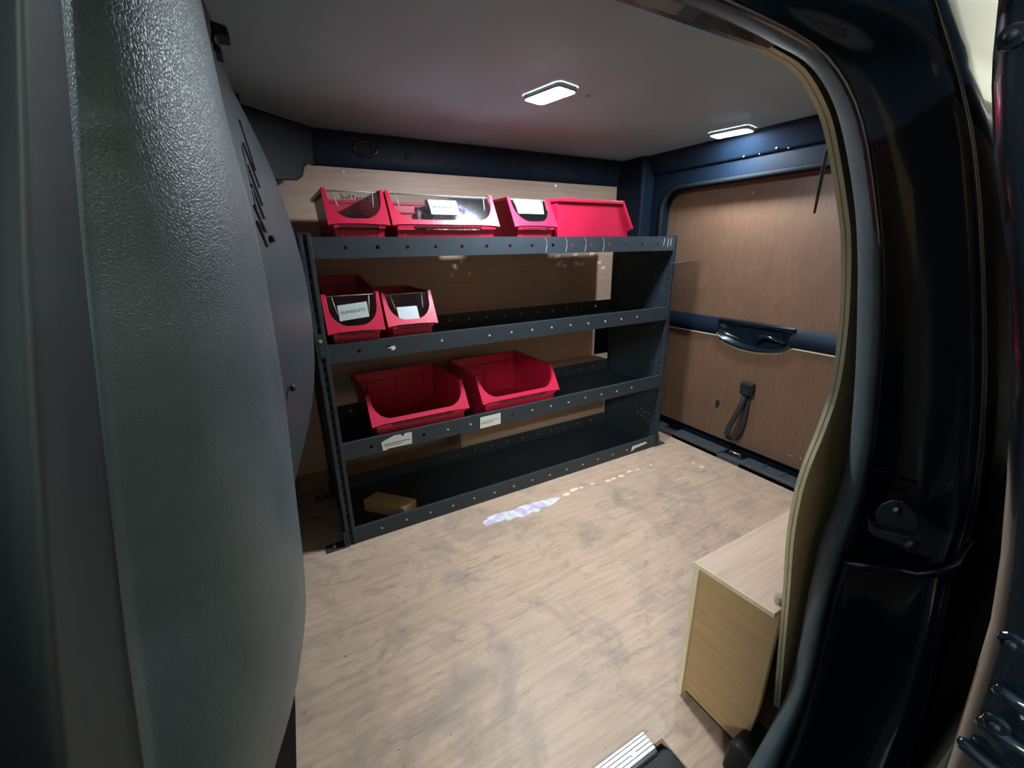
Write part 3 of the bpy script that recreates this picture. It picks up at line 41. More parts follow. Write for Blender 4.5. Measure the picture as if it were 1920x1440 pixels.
SLIDE = [[0.2, -1.0276, 0.9224], [0.2, -1.0319, 0.9], [0.2, -1.0348, 0.8809], [0.2, -1.0372, 0.8689], [0.2, -1.0448, 0.8397], [0.2, -1.0534, 0.8139], [0.2, -1.0601, 0.7922], [0.2, -1.0701, 0.7519], [0.2, -1.0803, 0.7042], [0.2, -1.0873, 0.6655], [0.2, -1.092, 0.6315], [0.2, -1.0945, 0.5922], [0.2, -1.0977, 0.537], [0.2, -1.0998, 0.4759]]
SLIDEB = [[0.198, -1.0426, 0.8829], [0.198, -1.1014, 0.6326], [0.198, -1.1069, 0.5871]]
RIBS = [[0.197, -1.1013, 0.604], [0.197, -1.1131, 0.6027], [0.197, -1.1006, 0.5815], [0.197, -1.1185, 0.5802], [0.197, -1.098, 0.5626], [0.197, -1.1183, 0.5594]]
WIRE = [[0.4393, -0.86, 0.9126], [0.4581, -0.85, 0.8958], [0.4734, -0.842, 0.8695], [0.4807, -0.838, 0.8399]]
TIE = [[1.225, -0.004, 0.7452], [1.2625, -0.02, 0.7482], [1.3074, -0.035, 0.751]]
TRIMCORNER = [[0.1101, 0.385, 1.153], [0.0984, 0.385, 1.0543], [0.0703, 0.385, 1.0495], [0.062, 0.385, 1.0133], [0.047, 0.385, 0.9996], [-0.0044, 0.385, 0.9926], [-0.025, 0.385, 0.9916]]
CLIP = [[-0.085, -0.35, 1.0953], [-0.0664, -0.35, 1.092], [-0.0646, -0.35, 1.0795], [-0.0807, -0.35, 1.0789], [-0.0847, -0.35, 1.073], [-0.0783, -0.35, 1.0665], [-0.0763, -0.35, 1.0586], [-0.0852, -0.35, 1.0582]]
SPILL = [[0.382, -0.1013, 0.001], [0.4152, -0.0829, 0.001], [0.4652, -0.0863, 0.001], [0.5424, -0.0911, 0.001], [0.5968, -0.0877, 0.001], [0.646, -0.0948, 0.001], [0.6693, -0.1087, 0.001], [0.645, -0.1273, 0.001], [0.6135, -0.1264, 0.001], [0.5717, -0.1328, 0.001], [0.5225, -0.1402, 0.001], [0.4779, -0.1331, 0.001], [0.4246, -0.1266, 0.001], [0.3915, -0.1192, 0.001]]
FLAKES = [[0.7364, -0.0946, 0.001], [0.7689, -0.098, 0.001], [0.817, -0.098, 0.001], [0.8806, -0.1107, 0.001], [0.9072, -0.1094, 0.001], [0.9454, -0.1102, 0.001], [0.993, -0.1023, 0.001], [1.0304, -0.106, 0.001], [1.0984, -0.1084, 0.001], [0.6996, -0.104, 0.001], [0.6475, -0.7002, 0.001], [1.2521, -0.1813, 0.001], [1.2533, -0.2164, 0.001]]
HSPOTS = [[1.0164, 0.416, 0.7709], [1.1125, 0.416, 0.7777], [1.2044, 0.416, 0.7804], [1.0538, 0.416, 0.7326], [1.1495, 0.416, 0.7363], [1.2468, 0.416, 0.7404], [1.2735, 0.416, 0.7162], [0.5333, 0.416, 0.7144], [0.575, 0.416, 0.7634], [0.6056, 0.416, 0.7173]]
H1 = [0.1005, 0.1731, 0.2494, 0.3236, 0.3995, 0.4738, 0.5509, 0.6253, 0.7001, 0.7771, 0.8518, 0.9283, 1.0017, 1.0787, 1.1516]

# ------------------------------------------------------------------ materials
def new_mat(name):
    m = bpy.data.materials.new(name); m.use_nodes = True
    nt = m.node_tree; b = nt.nodes['Principled BSDF']
    return m, nt, b
def N(nt, t, **kw):
    n = nt.nodes.new(t)
    for k, v in kw.items(): setattr(n, k, v)
    return n
def coords(nt, scale=(1, 1, 1), rot=(0, 0, 0)):
    tc = N(nt, 'ShaderNodeTexCoord'); mp = N(nt, 'ShaderNodeMapping')
    mp.inputs['Scale'].default_value = scale; mp.inputs['Rotation'].default_value = rot
    nt.links.new(tc.outputs['Object'], mp.inputs['Vector']); return mp.outputs['Vector']
def noise(nt, vec, scale, detail=4, rough=.55, dist=0):
    n = N(nt, 'ShaderNodeTexNoise'); n.inputs['Scale'].default_value = scale; n.inputs['Detail'].default_value = detail
    n.inputs['Roughness'].default_value = rough; n.inputs['Distortion'].default_value = dist
    nt.links.new(vec, n.inputs['Vector']); return n.outputs['Fac']
def ramp(nt, fac, stops):
    r = N(nt, 'ShaderNodeValToRGB'); e = r.color_ramp.elements
    while len(e) < len(stops): e.new(0.5)
    for el, (p, c) in zip(e, stops):
        el.position = p; el.color = c if len(c) == 4 else (*c, 1)
    nt.links.new(fac, r.inputs['Fac']); return r.outputs['Color']
def mixc(nt, fac, a, b, mode='MIX'):
    m = N(nt, 'ShaderNodeMix', data_type='RGBA', blend_type=mode)
    for s, v in ((0, fac), (6, a), (7, b)):
        if hasattr(v, 'links'): nt.links.new(v, m.inputs[s])
        else: m.inputs[s].default_value = v if s == 0 else (*v, 1)
    return m.outputs[2]
def bump(nt, b, h, strength=.3, dist=.002):
    n = N(nt, 'ShaderNodeBump'); n.inputs['Strength'].default_value = strength; n.inputs['Distance'].default_value = dist
    nt.links.new(h, n.inputs['Height']); nt.links.new(n.outputs['Normal'], b.inputs['Normal'])
def plain(name, col, rough=.5, metal=0, coat=0, spec=.5, var=0.0, vscale=30, bmp=0):
    m, nt, b = new_mat(name)
    b.inputs['Base Color'].default_value = (*col, 1); b.inputs['Roughness'].default_value = rough
    b.inputs['Metallic'].default_value = metal; b.inputs['Coat Weight'].default_value = coat; b.inputs['Specular IOR Level'].default_value = spec
    if var or bmp:
        v = coords(nt); f = noise(nt, v, vscale, 5)
        c = ramp(nt, f, [(.3, tuple(x * (1 - var) for x in col)), (.7, tuple(min(1, x * (1 + var)) for x in col))])
        nt.links.new(c, b.inputs['Base Color'])
        if bmp: bump(nt, b, f, bmp, .001)
    return m
def wood(name, light, dark, stretch=(3, 60, 60), rot=(0, 0, 0), rough=.55, dirt=0, dirtcol=(.1, .09, .09), blot=.35, speck=0, speckcol=(.7, .6, .5)):
    m, nt, b = new_mat(name)
    v = coords(nt, stretch, rot); v1 = coords(nt)
    g = noise(nt, v, 1.6, 6, .65, .35); f2 = noise(nt, v, 7, 3, .6)
    c = ramp(nt, g, [(.3, dark), (.55, tuple((a + d) / 2 * 1.08 for a, d in zip(light, dark))), (.75, light)])
    c = mixc(nt, .25, c, ramp(nt, f2, [(.35, dark), (.65, light)]))
    bl = noise(nt, v1, 4.5, 4, .6)
    c = mixc(nt, ramp(nt, bl, [(.4, (0, 0, 0)), (.75, (blot, blot, blot))]), c, tuple(x * .72 for x in dark))
    if dirt:
        d = noise(nt, v1, 6.5, 8, .68, .8); dm = ramp(nt, d, [(.50, (0, 0, 0)), (.74, (dirt, dirt, dirt))])
        c = mixc(nt, dm, c, dirtcol)
        v3 = coords(nt, (10, 32, 1), (0, 0, .12)); d2 = noise(nt, v3, 1.0, 7, .7, 1.2)
        c = mixc(nt, ramp(nt, d2, [(.56, (0, 0, 0)), (.72, (dirt * .9,) * 3)]), c, tuple(x * .8 for x in dirtcol))
        v5 = coords(nt, (60, 60, 60)); d3 = noise(nt, v5, 1.0, 2, .5)
        c = mixc(nt, ramp(nt, d3, [(.73, (0, 0, 0)), (.76, (.7, .7, .7))]), c, tuple(x * .5 for x in dirtcol))
    if speck:
        v4 = coords(nt, (14, 26, 26), (.3, .4, .2)); s = noise(nt, v4, 2.2, 6, .75, .5)
        c = mixc(nt, ramp(nt, s, [(.66, (0, 0, 0)), (.72, (speck,) * 3)]), c, speckcol)
    nt.links.new(c, b.inputs['Base Color']); b.inputs['Roughness'].default_value = rough
    bump(nt, b, g, .12, .001)
    return m
def emit(name, col, s):
    m, nt, b = new_mat(name)
    b.inputs['Base Color'].default_value = (*col, 1); b.inputs['Emission Color'].default_value = (*col, 1); b.inputs['Emission Strength'].default_value = s
    return m
def leather(name, col, rough):
    m, nt, b = new_mat(name); v = coords(nt)
    nz = N(nt, 'ShaderNodeTexNoise'); nz.inputs['Scale'].default_value = 220; nt.links.new(v, nz.inputs['Vector'])
    va = N(nt, 'ShaderNodeVectorMath', operation='MULTIPLY_ADD'); va.inputs[1].default_value = (.0022,) * 3
    nt.links.new(nz.outputs['Color'], va.inputs[0]); nt.links.new(v, va.inputs[2])
    vo = N(nt, 'ShaderNodeTexVoronoi', feature='DISTANCE_TO_EDGE'); vo.inputs['Scale'].default_value = 420
    nt.links.new(va.outputs[0], vo.inputs['Vector'])
    h = ramp(nt, vo.outputs['Distance'], [(0, (0, 0, 0)), (.25, (1, 1, 1))])
    bump(nt, b, h, .36, .0006)
    f = noise(nt, v, 9, 5)
    c = ramp(nt, f, [(.3, tuple(x * .8 for x in col)), (.7, tuple(x * 1.2 for x in col))]); nt.links.new(c, b.inputs['Base Color'])
    b.inputs['Roughness'].default_value = rough
    return m
def clear(name, tint=(1, 1, 1), gl=.12):
    m = bpy.data.materials.new(name); m.use_nodes = True; nt = m.node_tree
    for n in list(nt.nodes): nt.nodes.remove(n)
    out = N(nt, 'ShaderNodeOutputMaterial'); mx = N(nt, 'ShaderNodeMixShader'); t = N(nt, 'ShaderNodeBsdfTransparent'); g = N(nt, 'ShaderNodeBsdfGlossy')
    t.inputs[0].default_value = (*tint, 1); g.inputs['Roughness'].default_value = .06
    fr = N(nt, 'ShaderNodeFresnel'); fr.inputs[0].default_value = 1.5
    ad = N(nt, 'ShaderNodeMath', operation='ADD'); ad.inputs[1].default_value = gl; nt.links.new(fr.outputs[0], ad.inputs[0])
    nt.links.new(ad.outputs[0], mx.inputs[0]); nt.links.new(t.outputs[0], mx.inputs[1]); nt.links.new(g.outputs[0], mx.inputs[2]); nt.links.new(mx.outputs[0], out.inputs[0])
    return m
M = {}
M['floor'] = wood('worn_ply_floor', (.57, .41, .305), (.39, .262, .185), (3, 45, 45), dirt=.75, dirtcol=(.19, .155, .135), blot=.30, rough=.5)
M['ply_wall'] = wood('ply_wall', (.52, .36, .27), (.39, .255, .185), (2.2, 60, 55), blot=.3, rough=.5)
M['ply_door'] = wood('ply_tailgate', (.19, .105, .066), (.13, .07, .043), (90, 70, 7), blot=.45, rough=.42, speck=.22)
M['ply_box'] = wood('ply_box', (.60, .385, .185), (.42, .265, .12), (60, 4, 60), (.0, 0, 0), blot=.2, rough=.5)
M['ply_top'] = wood('ply_box_top', (.56, .40, .30), (.42, .28, .20), (3, 55, 55), blot=.1, rough=.5)
M['ply_edge'] = wood('ply_edge', (.93, .83, .56), (.78, .66, .40), (40, 40, 6), blot=.15, rough=.7)
M['ceiling'] = plain('ceiling_board', (.265, .375, .425), .62, var=.10, vscale=3)
M['block'] = wood('pine_block', (.62, .42, .20), (.48, .31, .13), (6, 60, 60), blot=.1, rough=.6)
M['body'] = plain('navy_black_paint', (.005, .010, .017), .18, coat=.6)
M['body_in'] = plain('inner_steel_paint', (.005, .011, .022), .5, coat=0, spec=.12, var=.2, vscale=8)
M['blackplastic'] = plain('black_plastic', (.011, .014, .017), .55, var=.2, vscale=20, spec=.35)
M['matteblack'] = plain('matte_black_rubber', (.010, .013, .017), .75, spec=.12)
M['sill'] = plain('sill_plastic', (.040, .046, .052), .5, var=.25, vscale=60)
M['rubber'] = plain('seal_rubber', (.070, .100, .112), .62, spec=.4, var=.15, vscale=40)
M['bulk'] = plain('bulkhead_grey_paint', (.034, .044, .050), .45, var=.08, vscale=14)
M['leather'] = leather('grained_trim', (.080, .114, .124), .42)
M['rack'] = plain('rack_grey_paint', (.026, .035, .044), .45, spec=.35, var=.10, vscale=25)
M['tray'] = plain('tray_grey_shaded', (.028, .040, .054), .45, var=.2, vscale=25)  # same paint as the rack, its tone set apart for the trays' shade
M['hole'] = plain('dark_slot', (.004, .004, .005), .8)
M['plug'] = plain('pale_plug', (.40, .43, .46), .5)
M['red'] = plain('red_plastic', (.47, .010, .045), .36, var=.05, vscale=12)
M['window'] = clear('clear_window', gl=.03)
M['windowedge'] = plain('window_edge_glint', (.34, .34, .37), .25)  # pale grey paints the highlight along the clear window's edges
M['film'] = clear('clear_bag', (.85, .85, .92), .10)
M['sticker'] = plain('paper_sticker', (.62, .64, .58), .7)
M['label'] = plain('white_label', (.36, .39, .37), .9, spec=.05)
M['ink'] = plain('black_ink', (.02, .02, .024), .9, spec=.05)
M['greylabel'] = plain('grey_label', (.33, .34, .36), .5)
M['alu'] = plain('aluminium', (.62, .65, .68), .42, metal=1)
M['gunmetal'] = plain('striker_metal', (.16, .17, .16), .32, metal=.8)
M['steel'] = plain('zinc_screw', (.55, .55, .52), .35, metal=1)
M['led'] = emit('led_lens', (.80, .92, 1.0), LED * 1.1)
M['led_rear'] = emit('led_lens_rear', (.80, .92, 1.0), LED * .55)
M['bezel'] = plain('lamp_bezel', (.30, .30, .30), .4)
M['spill'], nt_, b_ = new_mat('lilac_paint')
nt_.links.new(ramp(nt_, noise(nt_, coords(nt_), 38, 4, .6, .4), [(.36, (.66, .76, .66)), (.46, (.70, .70, .72)), (.55, (.58, .46, .64)), (.68, (.50, .40, .58))]), b_.inputs['Base Color'])
M['flake'] = plain('bare_wood_chip', (.80, .66, .45), .6)
M['strap'] = plain('black_webbing', (.018, .019, .021), .6, var=.3, vscale=300)
M['chip'] = plain('paint_chip', (.90, .68, .52), .7)
M['scratch'] = plain('pale_scratch', (.33, .37, .41), .5)
M['concrete'] = plain('workshop_floor', (.02, .02, .019), .9, spec=.1, var=.15, vscale=3)
M['garage'] = plain('workshop_wall', (.50, .47, .38), .8, var=.05, vscale=1)
M['tube'] = emit('strip_light', (.93, 1.0, .95), TUBE)
mb_, nt_, b_ = new_mat('printed_bag')
v_ = coords(nt_); f_ = noise(nt_, v_, 55, 5, .7, .6)
nt_.links.new(ramp(nt_, f_, [(.38, (.10, .09, .20)), (.48, (.32, .32, .42)), (.57, (.55, .55, .60)), (.66, (.18, .16, .30))]), b_.inputs['Base Color']); b_.inputs['Roughness'].default_value = .5
M['bag'] = mb_

# ------------------------------------------------------------------ mesh helpers
class MB:
    def __init__(s): s.v = []; s.f = []
    def box(s, x0, x1, y0, y1, z0, z1):
        n = len(s.v)
        s.v += [(x0, y0, z0), (x1, y0, z0), (x1, y1, z0), (x0, y1, z0), (x0, y0, z1), (x1, y0, z1), (x1, y1, z1), (x0, y1, z1)]
        s.f += [tuple(n + i for i in q) for q in ((3, 2, 1, 0), (4, 5, 6, 7), (0, 1, 5, 4), (1, 2, 6, 5), (2, 3, 7, 6), (3, 0, 4, 7))]
        return s
    def prism(s, pts, off):            # polygon of 3d points extruded by vector off
        n = len(s.v); k = len(pts); off = Vector(off)
        s.v += [tuple(p) for p in pts] + [tuple(Vector(p) + off) for p in pts]
        s.f += [tuple(range(n, n + k)), tuple(range(n + 2 * k - 1, n + k - 1, -1))]
        s.f += [(n + (i + 1) % k, n + i, n + k + i, n + k + (i + 1) % k) for i in range(k)]
        return s
    def grid(s, cols, flip=False):     # list of columns of 3d points
        n = len(s.v); a = len(cols); b = len(cols[0])
        for c in cols: s.v += [tuple(p) for p in c]
        for i in range(a - 1):
            for j in range(b - 1):
                q = (n + i * b + j, n + i * b + j + 1, n + (i + 1) * b + j + 1, n + (i + 1) * b + j)
                s.f.append(q[::-1] if flip else q)
        return s
    def tube(s, pts, r, seg=10, cap=True, flat=1.0):
        pts = [Vector(p) for p in pts]; n = len(s.v); m = len(pts)
        rr = r if isinstance(r, (list, tuple)) else [r] * m
        up = Vector((0, 0, 1))
        for i, p in enumerate(pts):
            t = (pts[min(i + 1, m - 1)] - pts[max(i - 1, 0)]).normalized()
            a = t.cross(up)
            if a.length < .05: a = t.cross(Vector((0, 1, 0)))
            a.normalize(); b = t.cross(a).normalized()
            for k in range(seg):
                th = 2 * math.pi * k / seg
                s.v.append(tuple(p + (a * math.cos(th) + b * math.sin(th) * flat) * rr[i]))
        for i in range(m - 1):
            for k in range(seg):
                k2 = (k + 1) % seg
                s.f.append((n + i * seg + k, n + i * seg + k2, n + (i + 1) * seg + k2, n + (i + 1) * seg + k))
        if cap:
            s.f.append(tuple(n + k for k in range(seg))[::-1]); s.f.append(tuple(n + (m - 1) * seg + k for k in range(seg)))
        return s
    def disc(s, c, axis, r, h, seg=12):
        c = Vector(c); a = Vector(axis).normalized()
        return s.tube([c, c + a * h], r, seg)
    def build(s, name, mat, parent=None, bevel=0, smooth=False, seg=2, subsurf=0):
        me = bpy.data.meshes.new(name)
        org = Vector(ORG.get(parent.name, (0, 0, 0))) if parent else Vector((0, 0, 0))
        me.from_pydata([tuple(Vector(v) - org) for v in s.v], [], s.f); me.update()
        import bmesh
        bm = bmesh.new(); bm.from_mesh(me); bmesh.ops.recalc_face_normals(bm, faces=bm.faces); bm.to_mesh(me); bm.free()
        me.materials.append(M[mat]); o = bpy.data.objects.new(name, me); COL.objects.link(o)
        if smooth:
            for p in me.polygons: p.use_smooth = True
        if bevel:
            b = o.modifiers.new('bevel', 'BEVEL'); b.width = bevel; b.segments = seg; b.limit_method = 'ANGLE'; b.angle_limit = R(35)
        if subsurf:
            b = o.modifiers.new('sub', 'SUBSURF'); b.levels = subsurf; b.render_levels = subsurf
        if parent: o.parent = parent; ORG[o.name] = ORG.get(parent.name, (0, 0, 0))
        else: ORG[o.name] = (0, 0, 0)
        return o
ORG = {}
def tag(o, label, cat, group=None, kind=None):
    o['label'] = label; o['category'] = cat
    if group: o['group'] = group
    if kind: o['kind'] = kind
    return o
def empty(name, loc, label, cat, group=None, kind=None, local=False):
    o = bpy.data.objects.new(name, None); COL.objects.link(o); o.location = loc; o.empty_display_size = .05
    ORG[o.name] = (0, 0, 0) if local else tuple(loc)
    return tag(o, label, cat, group, kind)
S = 'structure'
def rrect(y0, y1, z0, z1, r, n=6):     # rounded rectangle outline, 2d
    out = []
    for cx, cz, a0 in ((y1 - r, z1 - r, 0), (y0 + r, z1 - r, 90), (y0 + r, z0 + r, 180), (y1 - r, z0 + r, 270)):
        for i in range(n + 1):
            a = R(a0 + 90 * i / n); out.append((cx + r * math.cos(a), cz + r * math.sin(a)))
    return out
def text_mesh(body, size, name):
    cu = bpy.data.curves.new(name, 'FONT'); cu.body = body; cu.size = size; cu.align_x = 'CENTER'; cu.align_y = 'CENTER'; cu.space_line = .95
    o = bpy.data.objects.new(name, cu); COL.objects.link(o)
    dg = bpy.context.evaluated_depsgraph_get(); me = bpy.data.meshes.new_from_object(o.evaluated_get(dg))
    vs = [tuple(v.co) for v in me.vertices]; fs = [tuple(p.vertices) for p in me.polygons]
    bpy.data.objects.remove(o); return vs, fs

# ================================================================== STRUCTURE
# floor: worn ply sheet, stepped back at the side door
fl = empty('floor', (.6, -.2, 0), 'worn pale plywood load floor with grey scuffs and stains', 'floor', kind=S)
MB().prism([(-.45, .53, 0), (-.45, -.80, 0), (.388, -.80, 0), (.392, -.905, 0), (1.375, -.905, 0), (1.375, .53, 0)], (0, 0, -.012)).build('ply_sheet', 'floor', fl)
MB().box(-.45, 1.47, -.88, .53, -.05, -.0125).build('steel_underfloor', 'body_in', fl)
# rear sill plate, with a latch recess in the middle
sl = empty('trim_1', (1.42, -.15, 0), 'dark ribbed plastic sill strip under the tailgate', 'sill', kind=S)
m = MB()
for y0, y1, zt in ((.10, .45, .020), (-.20, .03, .022), (-.88, -.285, .022)): m.box(1.372, 1.438, y0, y1, -.01, zt)
m.box(1.372, 1.405, -.88, .45, -.01, .017)
m.build('sill_strip', 'sill', sl, bevel=.004)
m = MB(); m.box(1.405, 1.44, .03, .10, -.01, .006); m.box(1.405, 1.44, -.285, -.20, -.01, .006); m.build('recess_floor', 'hole', sl)
m = MB(); m.tube([(1.415, -.222, .006), (1.415, -.222, .028), (1.415, -.262, .028), (1.415, -.262, .006)], .005, 8); m.build('latch_loop', 'steel', sl, smooth=True)
for k in range(3): MB().box(1.40, 1.437, -.36 - k * .07, -.355 - k * .07, .022, .025).build('rib', 'sill', sl)

# ceiling board with a few screws
ce = empty('ceiling', (.5, -.2, 1.155), 'smooth grey-brown lining board on the van roof', 'ceiling', kind=S)
MB().prism([(-.45, -.80, 1.155), (1.405, -.80, 1.155), (1.405, .398, 1.155), (.115, .398, 1.155), (-.10, .215, 1.155), (-.45, .215, 1.155)], (0, 0, .008)).build('lining_board', 'ceiling', ce)
m = MB(); m.disc((.674, -.181, 1.155), (0, 0, -1), .006, .003)
m.build('screw', 'plug', ce, smooth=True)
for x in (.25, .5, .75, 1.0, 1.25): MB().disc((x, .388, 1.155), (0, 0, -1), .004, .0025).build('screw', 'steel', ce)
for y in (.2, -.2): MB().disc((1.388, y, 1.155), (0, 0, -1), .004, .0025).build('screw', 'steel', ce)
MB().box(-1.6, 1.52, -.82, .55, 1.198, 1.212).build('roof_skin', 'body', ce)

# far wall: steel shell, steel rail under the roof, ply linings
wf = empty('wall_far', (.6, .42, 0), 'far side wall lined with brown plywood below a dark steel rail', 'wall', kind=S)
MB().box(-.45, 1.52, .535, .55, -.05, 1.2).build('steel_skin', 'body_in', wf)
MB().box(-.30, 1.372, .420, .429, .56, 1.062).build('ply_panel', 'ply_wall', wf)
MB().box(-.30, 1.25, .430, .439, .285, .585).build('ply_panel', 'ply_wall', wf)
MB().box(-.30, .50, .508, .517, -.0, .30).build('ply_panel', 'ply_wall', wf)
m = MB()        # pressed rail, slightly curved
prof = [(.431, 1.056), (.419, 1.057), (.414, 1.064), (.412, 1.085), (.408, 1.125), (.400, 1.150), (.396, 1.158), (.42, 1.165)]
m.grid([[(x, y, z) for y, z in prof] for x in (.098, .4, .7, 1.0, 1.45)])
m.build('steel_rail', 'body_in', wf, smooth=True)
m = MB()
ring = [(.262 + .036 * math.cos(a), .4085, 1.113 + .019 * math.sin(a)) for a in [2 * math.pi * i / 28 for i in range(29)]]
m.tube(ring, .0045, 8, cap=False); m.build('oval_grommet', 'body', wf, smooth=True)
MB().prism([(.262 + .032 * math.cos(2 * math.pi * i / 24), .4075, 1.113 + .016 * math.sin(2 * math.pi * i / 24)) for i in range(24)], (0, .01, 0)).build('oval_hole', 'hole', wf)
MB().prism([(p[0], .4068, p[1]) for p in rrect(.390, .407, 1.090, 1.132, .008)], (0, .01, 0)).build('slot_hole', 'hole', wf)
for x, z, r in ((.80, 1.115, .011), (.95, 1.105, .009), (1.18, 1.11, .010)):
    MB().disc((x, .4078, z), (0, 1, 0), r, .01, 16).build('round_hole', 'hole', wf)
for p in HSPOTS[:7]: MB().prism([(p[0] - .014, .4195, p[2] - .007), (p[0] + .010, .4195, p[2] - .005), (p[0] + .014, .4195, p[2] + .006), (p[0] - .009, .4195, p[2] + .005)], (0, .003, 0)).build('chip_mark', 'chip', wf)
for p in HSPOTS[7:]: MB().prism([(p[0] - .006, .4195, p[2] - .009), (p[0] + .004, .4195, p[2] - .007), (p[0] + .006, .4195, p[2] + .008), (p[0] - .003, .4195, p[2] + .007)], (0, .003, 0)).build('chip_mark', 'chip', wf)
for x in (.19, .72, 1.0, 1.355): MB().disc((x, .4195, 1.045 if x < 1.3 else 1.0), (0, -1, 0), .0035, .002, 8).build('screw', 'steel', wf)
# far wheel arch box behind the rack
bx = empty('wheel_arch_box', (.95, .39, 0), 'low plywood box along the far wall behind the shelving rack', 'box')
MB().box(.508, 1.372, .340, .349, 0, .30).build('front_board', 'ply_wall', bx)
MB().box(.500, 1.372, .338, .429, .301, .309).build('top_board', 'ply_wall', bx)
MB().box(.500, .5075, .340, .507, 0, .30).build('end_board', 'ply_wall', bx)
# angled black corner trim between far wall and bulkhead
m = MB()
cor = [(.108, .392, 1.154), (.100, .392, 1.056), (.072, .378, 1.050), (.060, .374, 1.016), (.042, .362, 1.002), (-.01, .33, .995), (-.10, .25, .985), (-.10, .25, 1.154)]
cor = [(x, .392 - (.108 - x) * .80, z) for x, y, z in cor]
m.prism(cor, (.006, .012, 0))
tag(m.build('trim_2', 'blackplastic', bevel=.006), 'black rounded corner trim between roof rail and bulkhead', 'trim', kind=S)

# rear frame (pillar, header) around the tailgate opening
wr = empty('wall_rear', (1.42, -.15, 0), 'dark painted steel frame around the tailgate opening', 'wall', kind=S)
hole = rrect(-.80, .235, -.035, 1.035, .085, 8)
def ringmesh(x0, x1, outer, inner, inset=0):
    n = len(inner); m = MB()
    oc = []
    cy = (outer[0] + outer[1]) / 2; cz = (outer[2] + outer[3]) / 2
    for y, z in inner:
        dy, dz = y - cy, z - cz
        t = min((outer[1] - cy) / abs(dy) if abs(dy) > 1e-6 else 9, (outer[3] - cz) / abs(dz) if abs(dz) > 1e-6 else 9)
        oc.append((cy + dy * t, cz + dz * t))
    c1 = [(x0, y, z) for y, z in oc]; c2 = [(x0, y, z) for y, z in inner]
    c2b = [(x0 + .012, y + (cy - y) * .010, z + (cz - z) * .010) for y, z in inner]; c3 = [(x1, y + (cy - y) * inset, z + (cz - z) * inset) for y, z in inner]
    for c in (c1, c2, c2b, c3): c.append(c[0])
    m.grid([c1, c2, c2b, c3]); return m
ringmesh(1.395, 1.452, (-.92, .52, -.06, 1.17), hole, .015).build('door_frame', 'body_in', wr)
m = MB(); lp = [(1.400, y + .004 * (1 if y > 0 else -1), z + .004) for y, z in rrect(-.79, .218, -.03, 1.022, .08, 8)]; lp.append(lp[0])
m.tube(lp, .010, 8, cap=False); m.build('weather_seal', 'matteblack', wr, smooth=True)
m = MB(); m.box(1.33, 1.40, .27, .52, 0, 1.155); m.build('corner_pillar', 'body_in', wr, bevel=.010, seg=3)
m = MB(); m.prism([(1.352, .42, 1.154), (1.40, .42, 1.154), (1.40, .42, 1.085), (1.385, .42, 1.085)], (0, -1.2, 0)); m.build('header_rail', 'body_in', wr, bevel=.006)
for k in range(9): MB().disc((1.383 - random.uniform(0, .006), -.13 - k * .018, 1.088 + random.uniform(-.004, .02)), (-1, 0, 0), random.uniform(.0015, .003), .002, 6).build('adhesive_spot', 'scratch', wr)

# tailgate
tg = empty('door_1', (1.47, -.15, 0), 'tailgate lined with brown plywood panels and a black grab recess', 'tailgate', kind=S)
MB().box(1.470, 1.50, -.85, .33, -.02, 1.10).build('tailgate_shell', 'body_in', tg)
up = [(1.458, y, z) for y, z in rrect(-.62, .262, .525, 1.022, .07, 8)]
MB().prism(up, (.008, 0, 0)).build('upper_panel', 'ply_door', tg)
# lower panel with scooped cut-out for the grab recess
lowp = [(.30, .466)]
for i in range(13):
    a = i / 12; lowp.append((-.072 - a * .286, .4665 - .040 * abs(math.sin(math.pi * a)) ** .55))
lowp += [(-.62, .466), (-.62, .045), (.30, .045)]
MB().prism([(1.452, y, z) for y, z in lowp], (.010, 0, 0)).build('lower_panel', 'ply_door', tg)
m = MB(); m.prism([(1.4515, y, z + .0005) for y, z in lowp[:15]] + [(1.4515, y, z - .0035) for y, z in lowp[:15]][::-1], (.010, 0, 0)); m.build('panel_edge', 'ply_edge', tg)
rail = MB()
rp = [(1.462, .462), (1.448, .470), (1.442, .482), (1.445, .500), (1.456, .534), (1.466, .536)]
for y0, y1 in ((.33, -.075), (-.355, -.75)): rail.grid([[(x, y0 + (y1 - y0) * t, z) for x, z in rp] for t in (0, .5, 1)])
rail.build('trim_rail', 'body_in', tg, smooth=True)
# grab recess: moulded scoop
m = MB(); cols = []
for i in range(15):
    a = i / 14; y = -.072 - a * .286; s_ = math.sin(math.pi * a) ** .55
    zt = .536; zb = .468 - .040 * s_; dp = .022 * s_
    cols.append([(1.466, y, zt + .002), (1.446, y, zt - .004), (1.444, y, zt - .010), (1.452 + dp, y, zt - .022), (1.456 + dp, y, zb + .040), (1.452 + dp * .7, y, zb + .020),
                 (1.444, y, zb + .012), (1.440, y, zb + .006), (1.446, y, zb), (1.462, y, zb - .001)])
m.grid(cols); m.build('grab_recess', 'body', tg, smooth=True)
m = MB(); m.tube([(1.450, -.225, .470), (1.446, -.25, .492), (1.448, -.28, .490), (1.452, -.33, .478)], .006, 8); m.build('recess_rib', 'body', tg, smooth=True)
for y, z in ((.0, .445), (-.37, .448), (-.27, .418), (.03, .10), (-.42, .085), (-.455, .09), (-.40, .34), (-.19, .49 - .08), (-.13, .98), (.2, .62)):
    MB().disc((1.4525 if z < .47 else 1.4585, y, z), (-1, 0, 0), .0032, .0025, 8).build('screw', 'steel', tg)
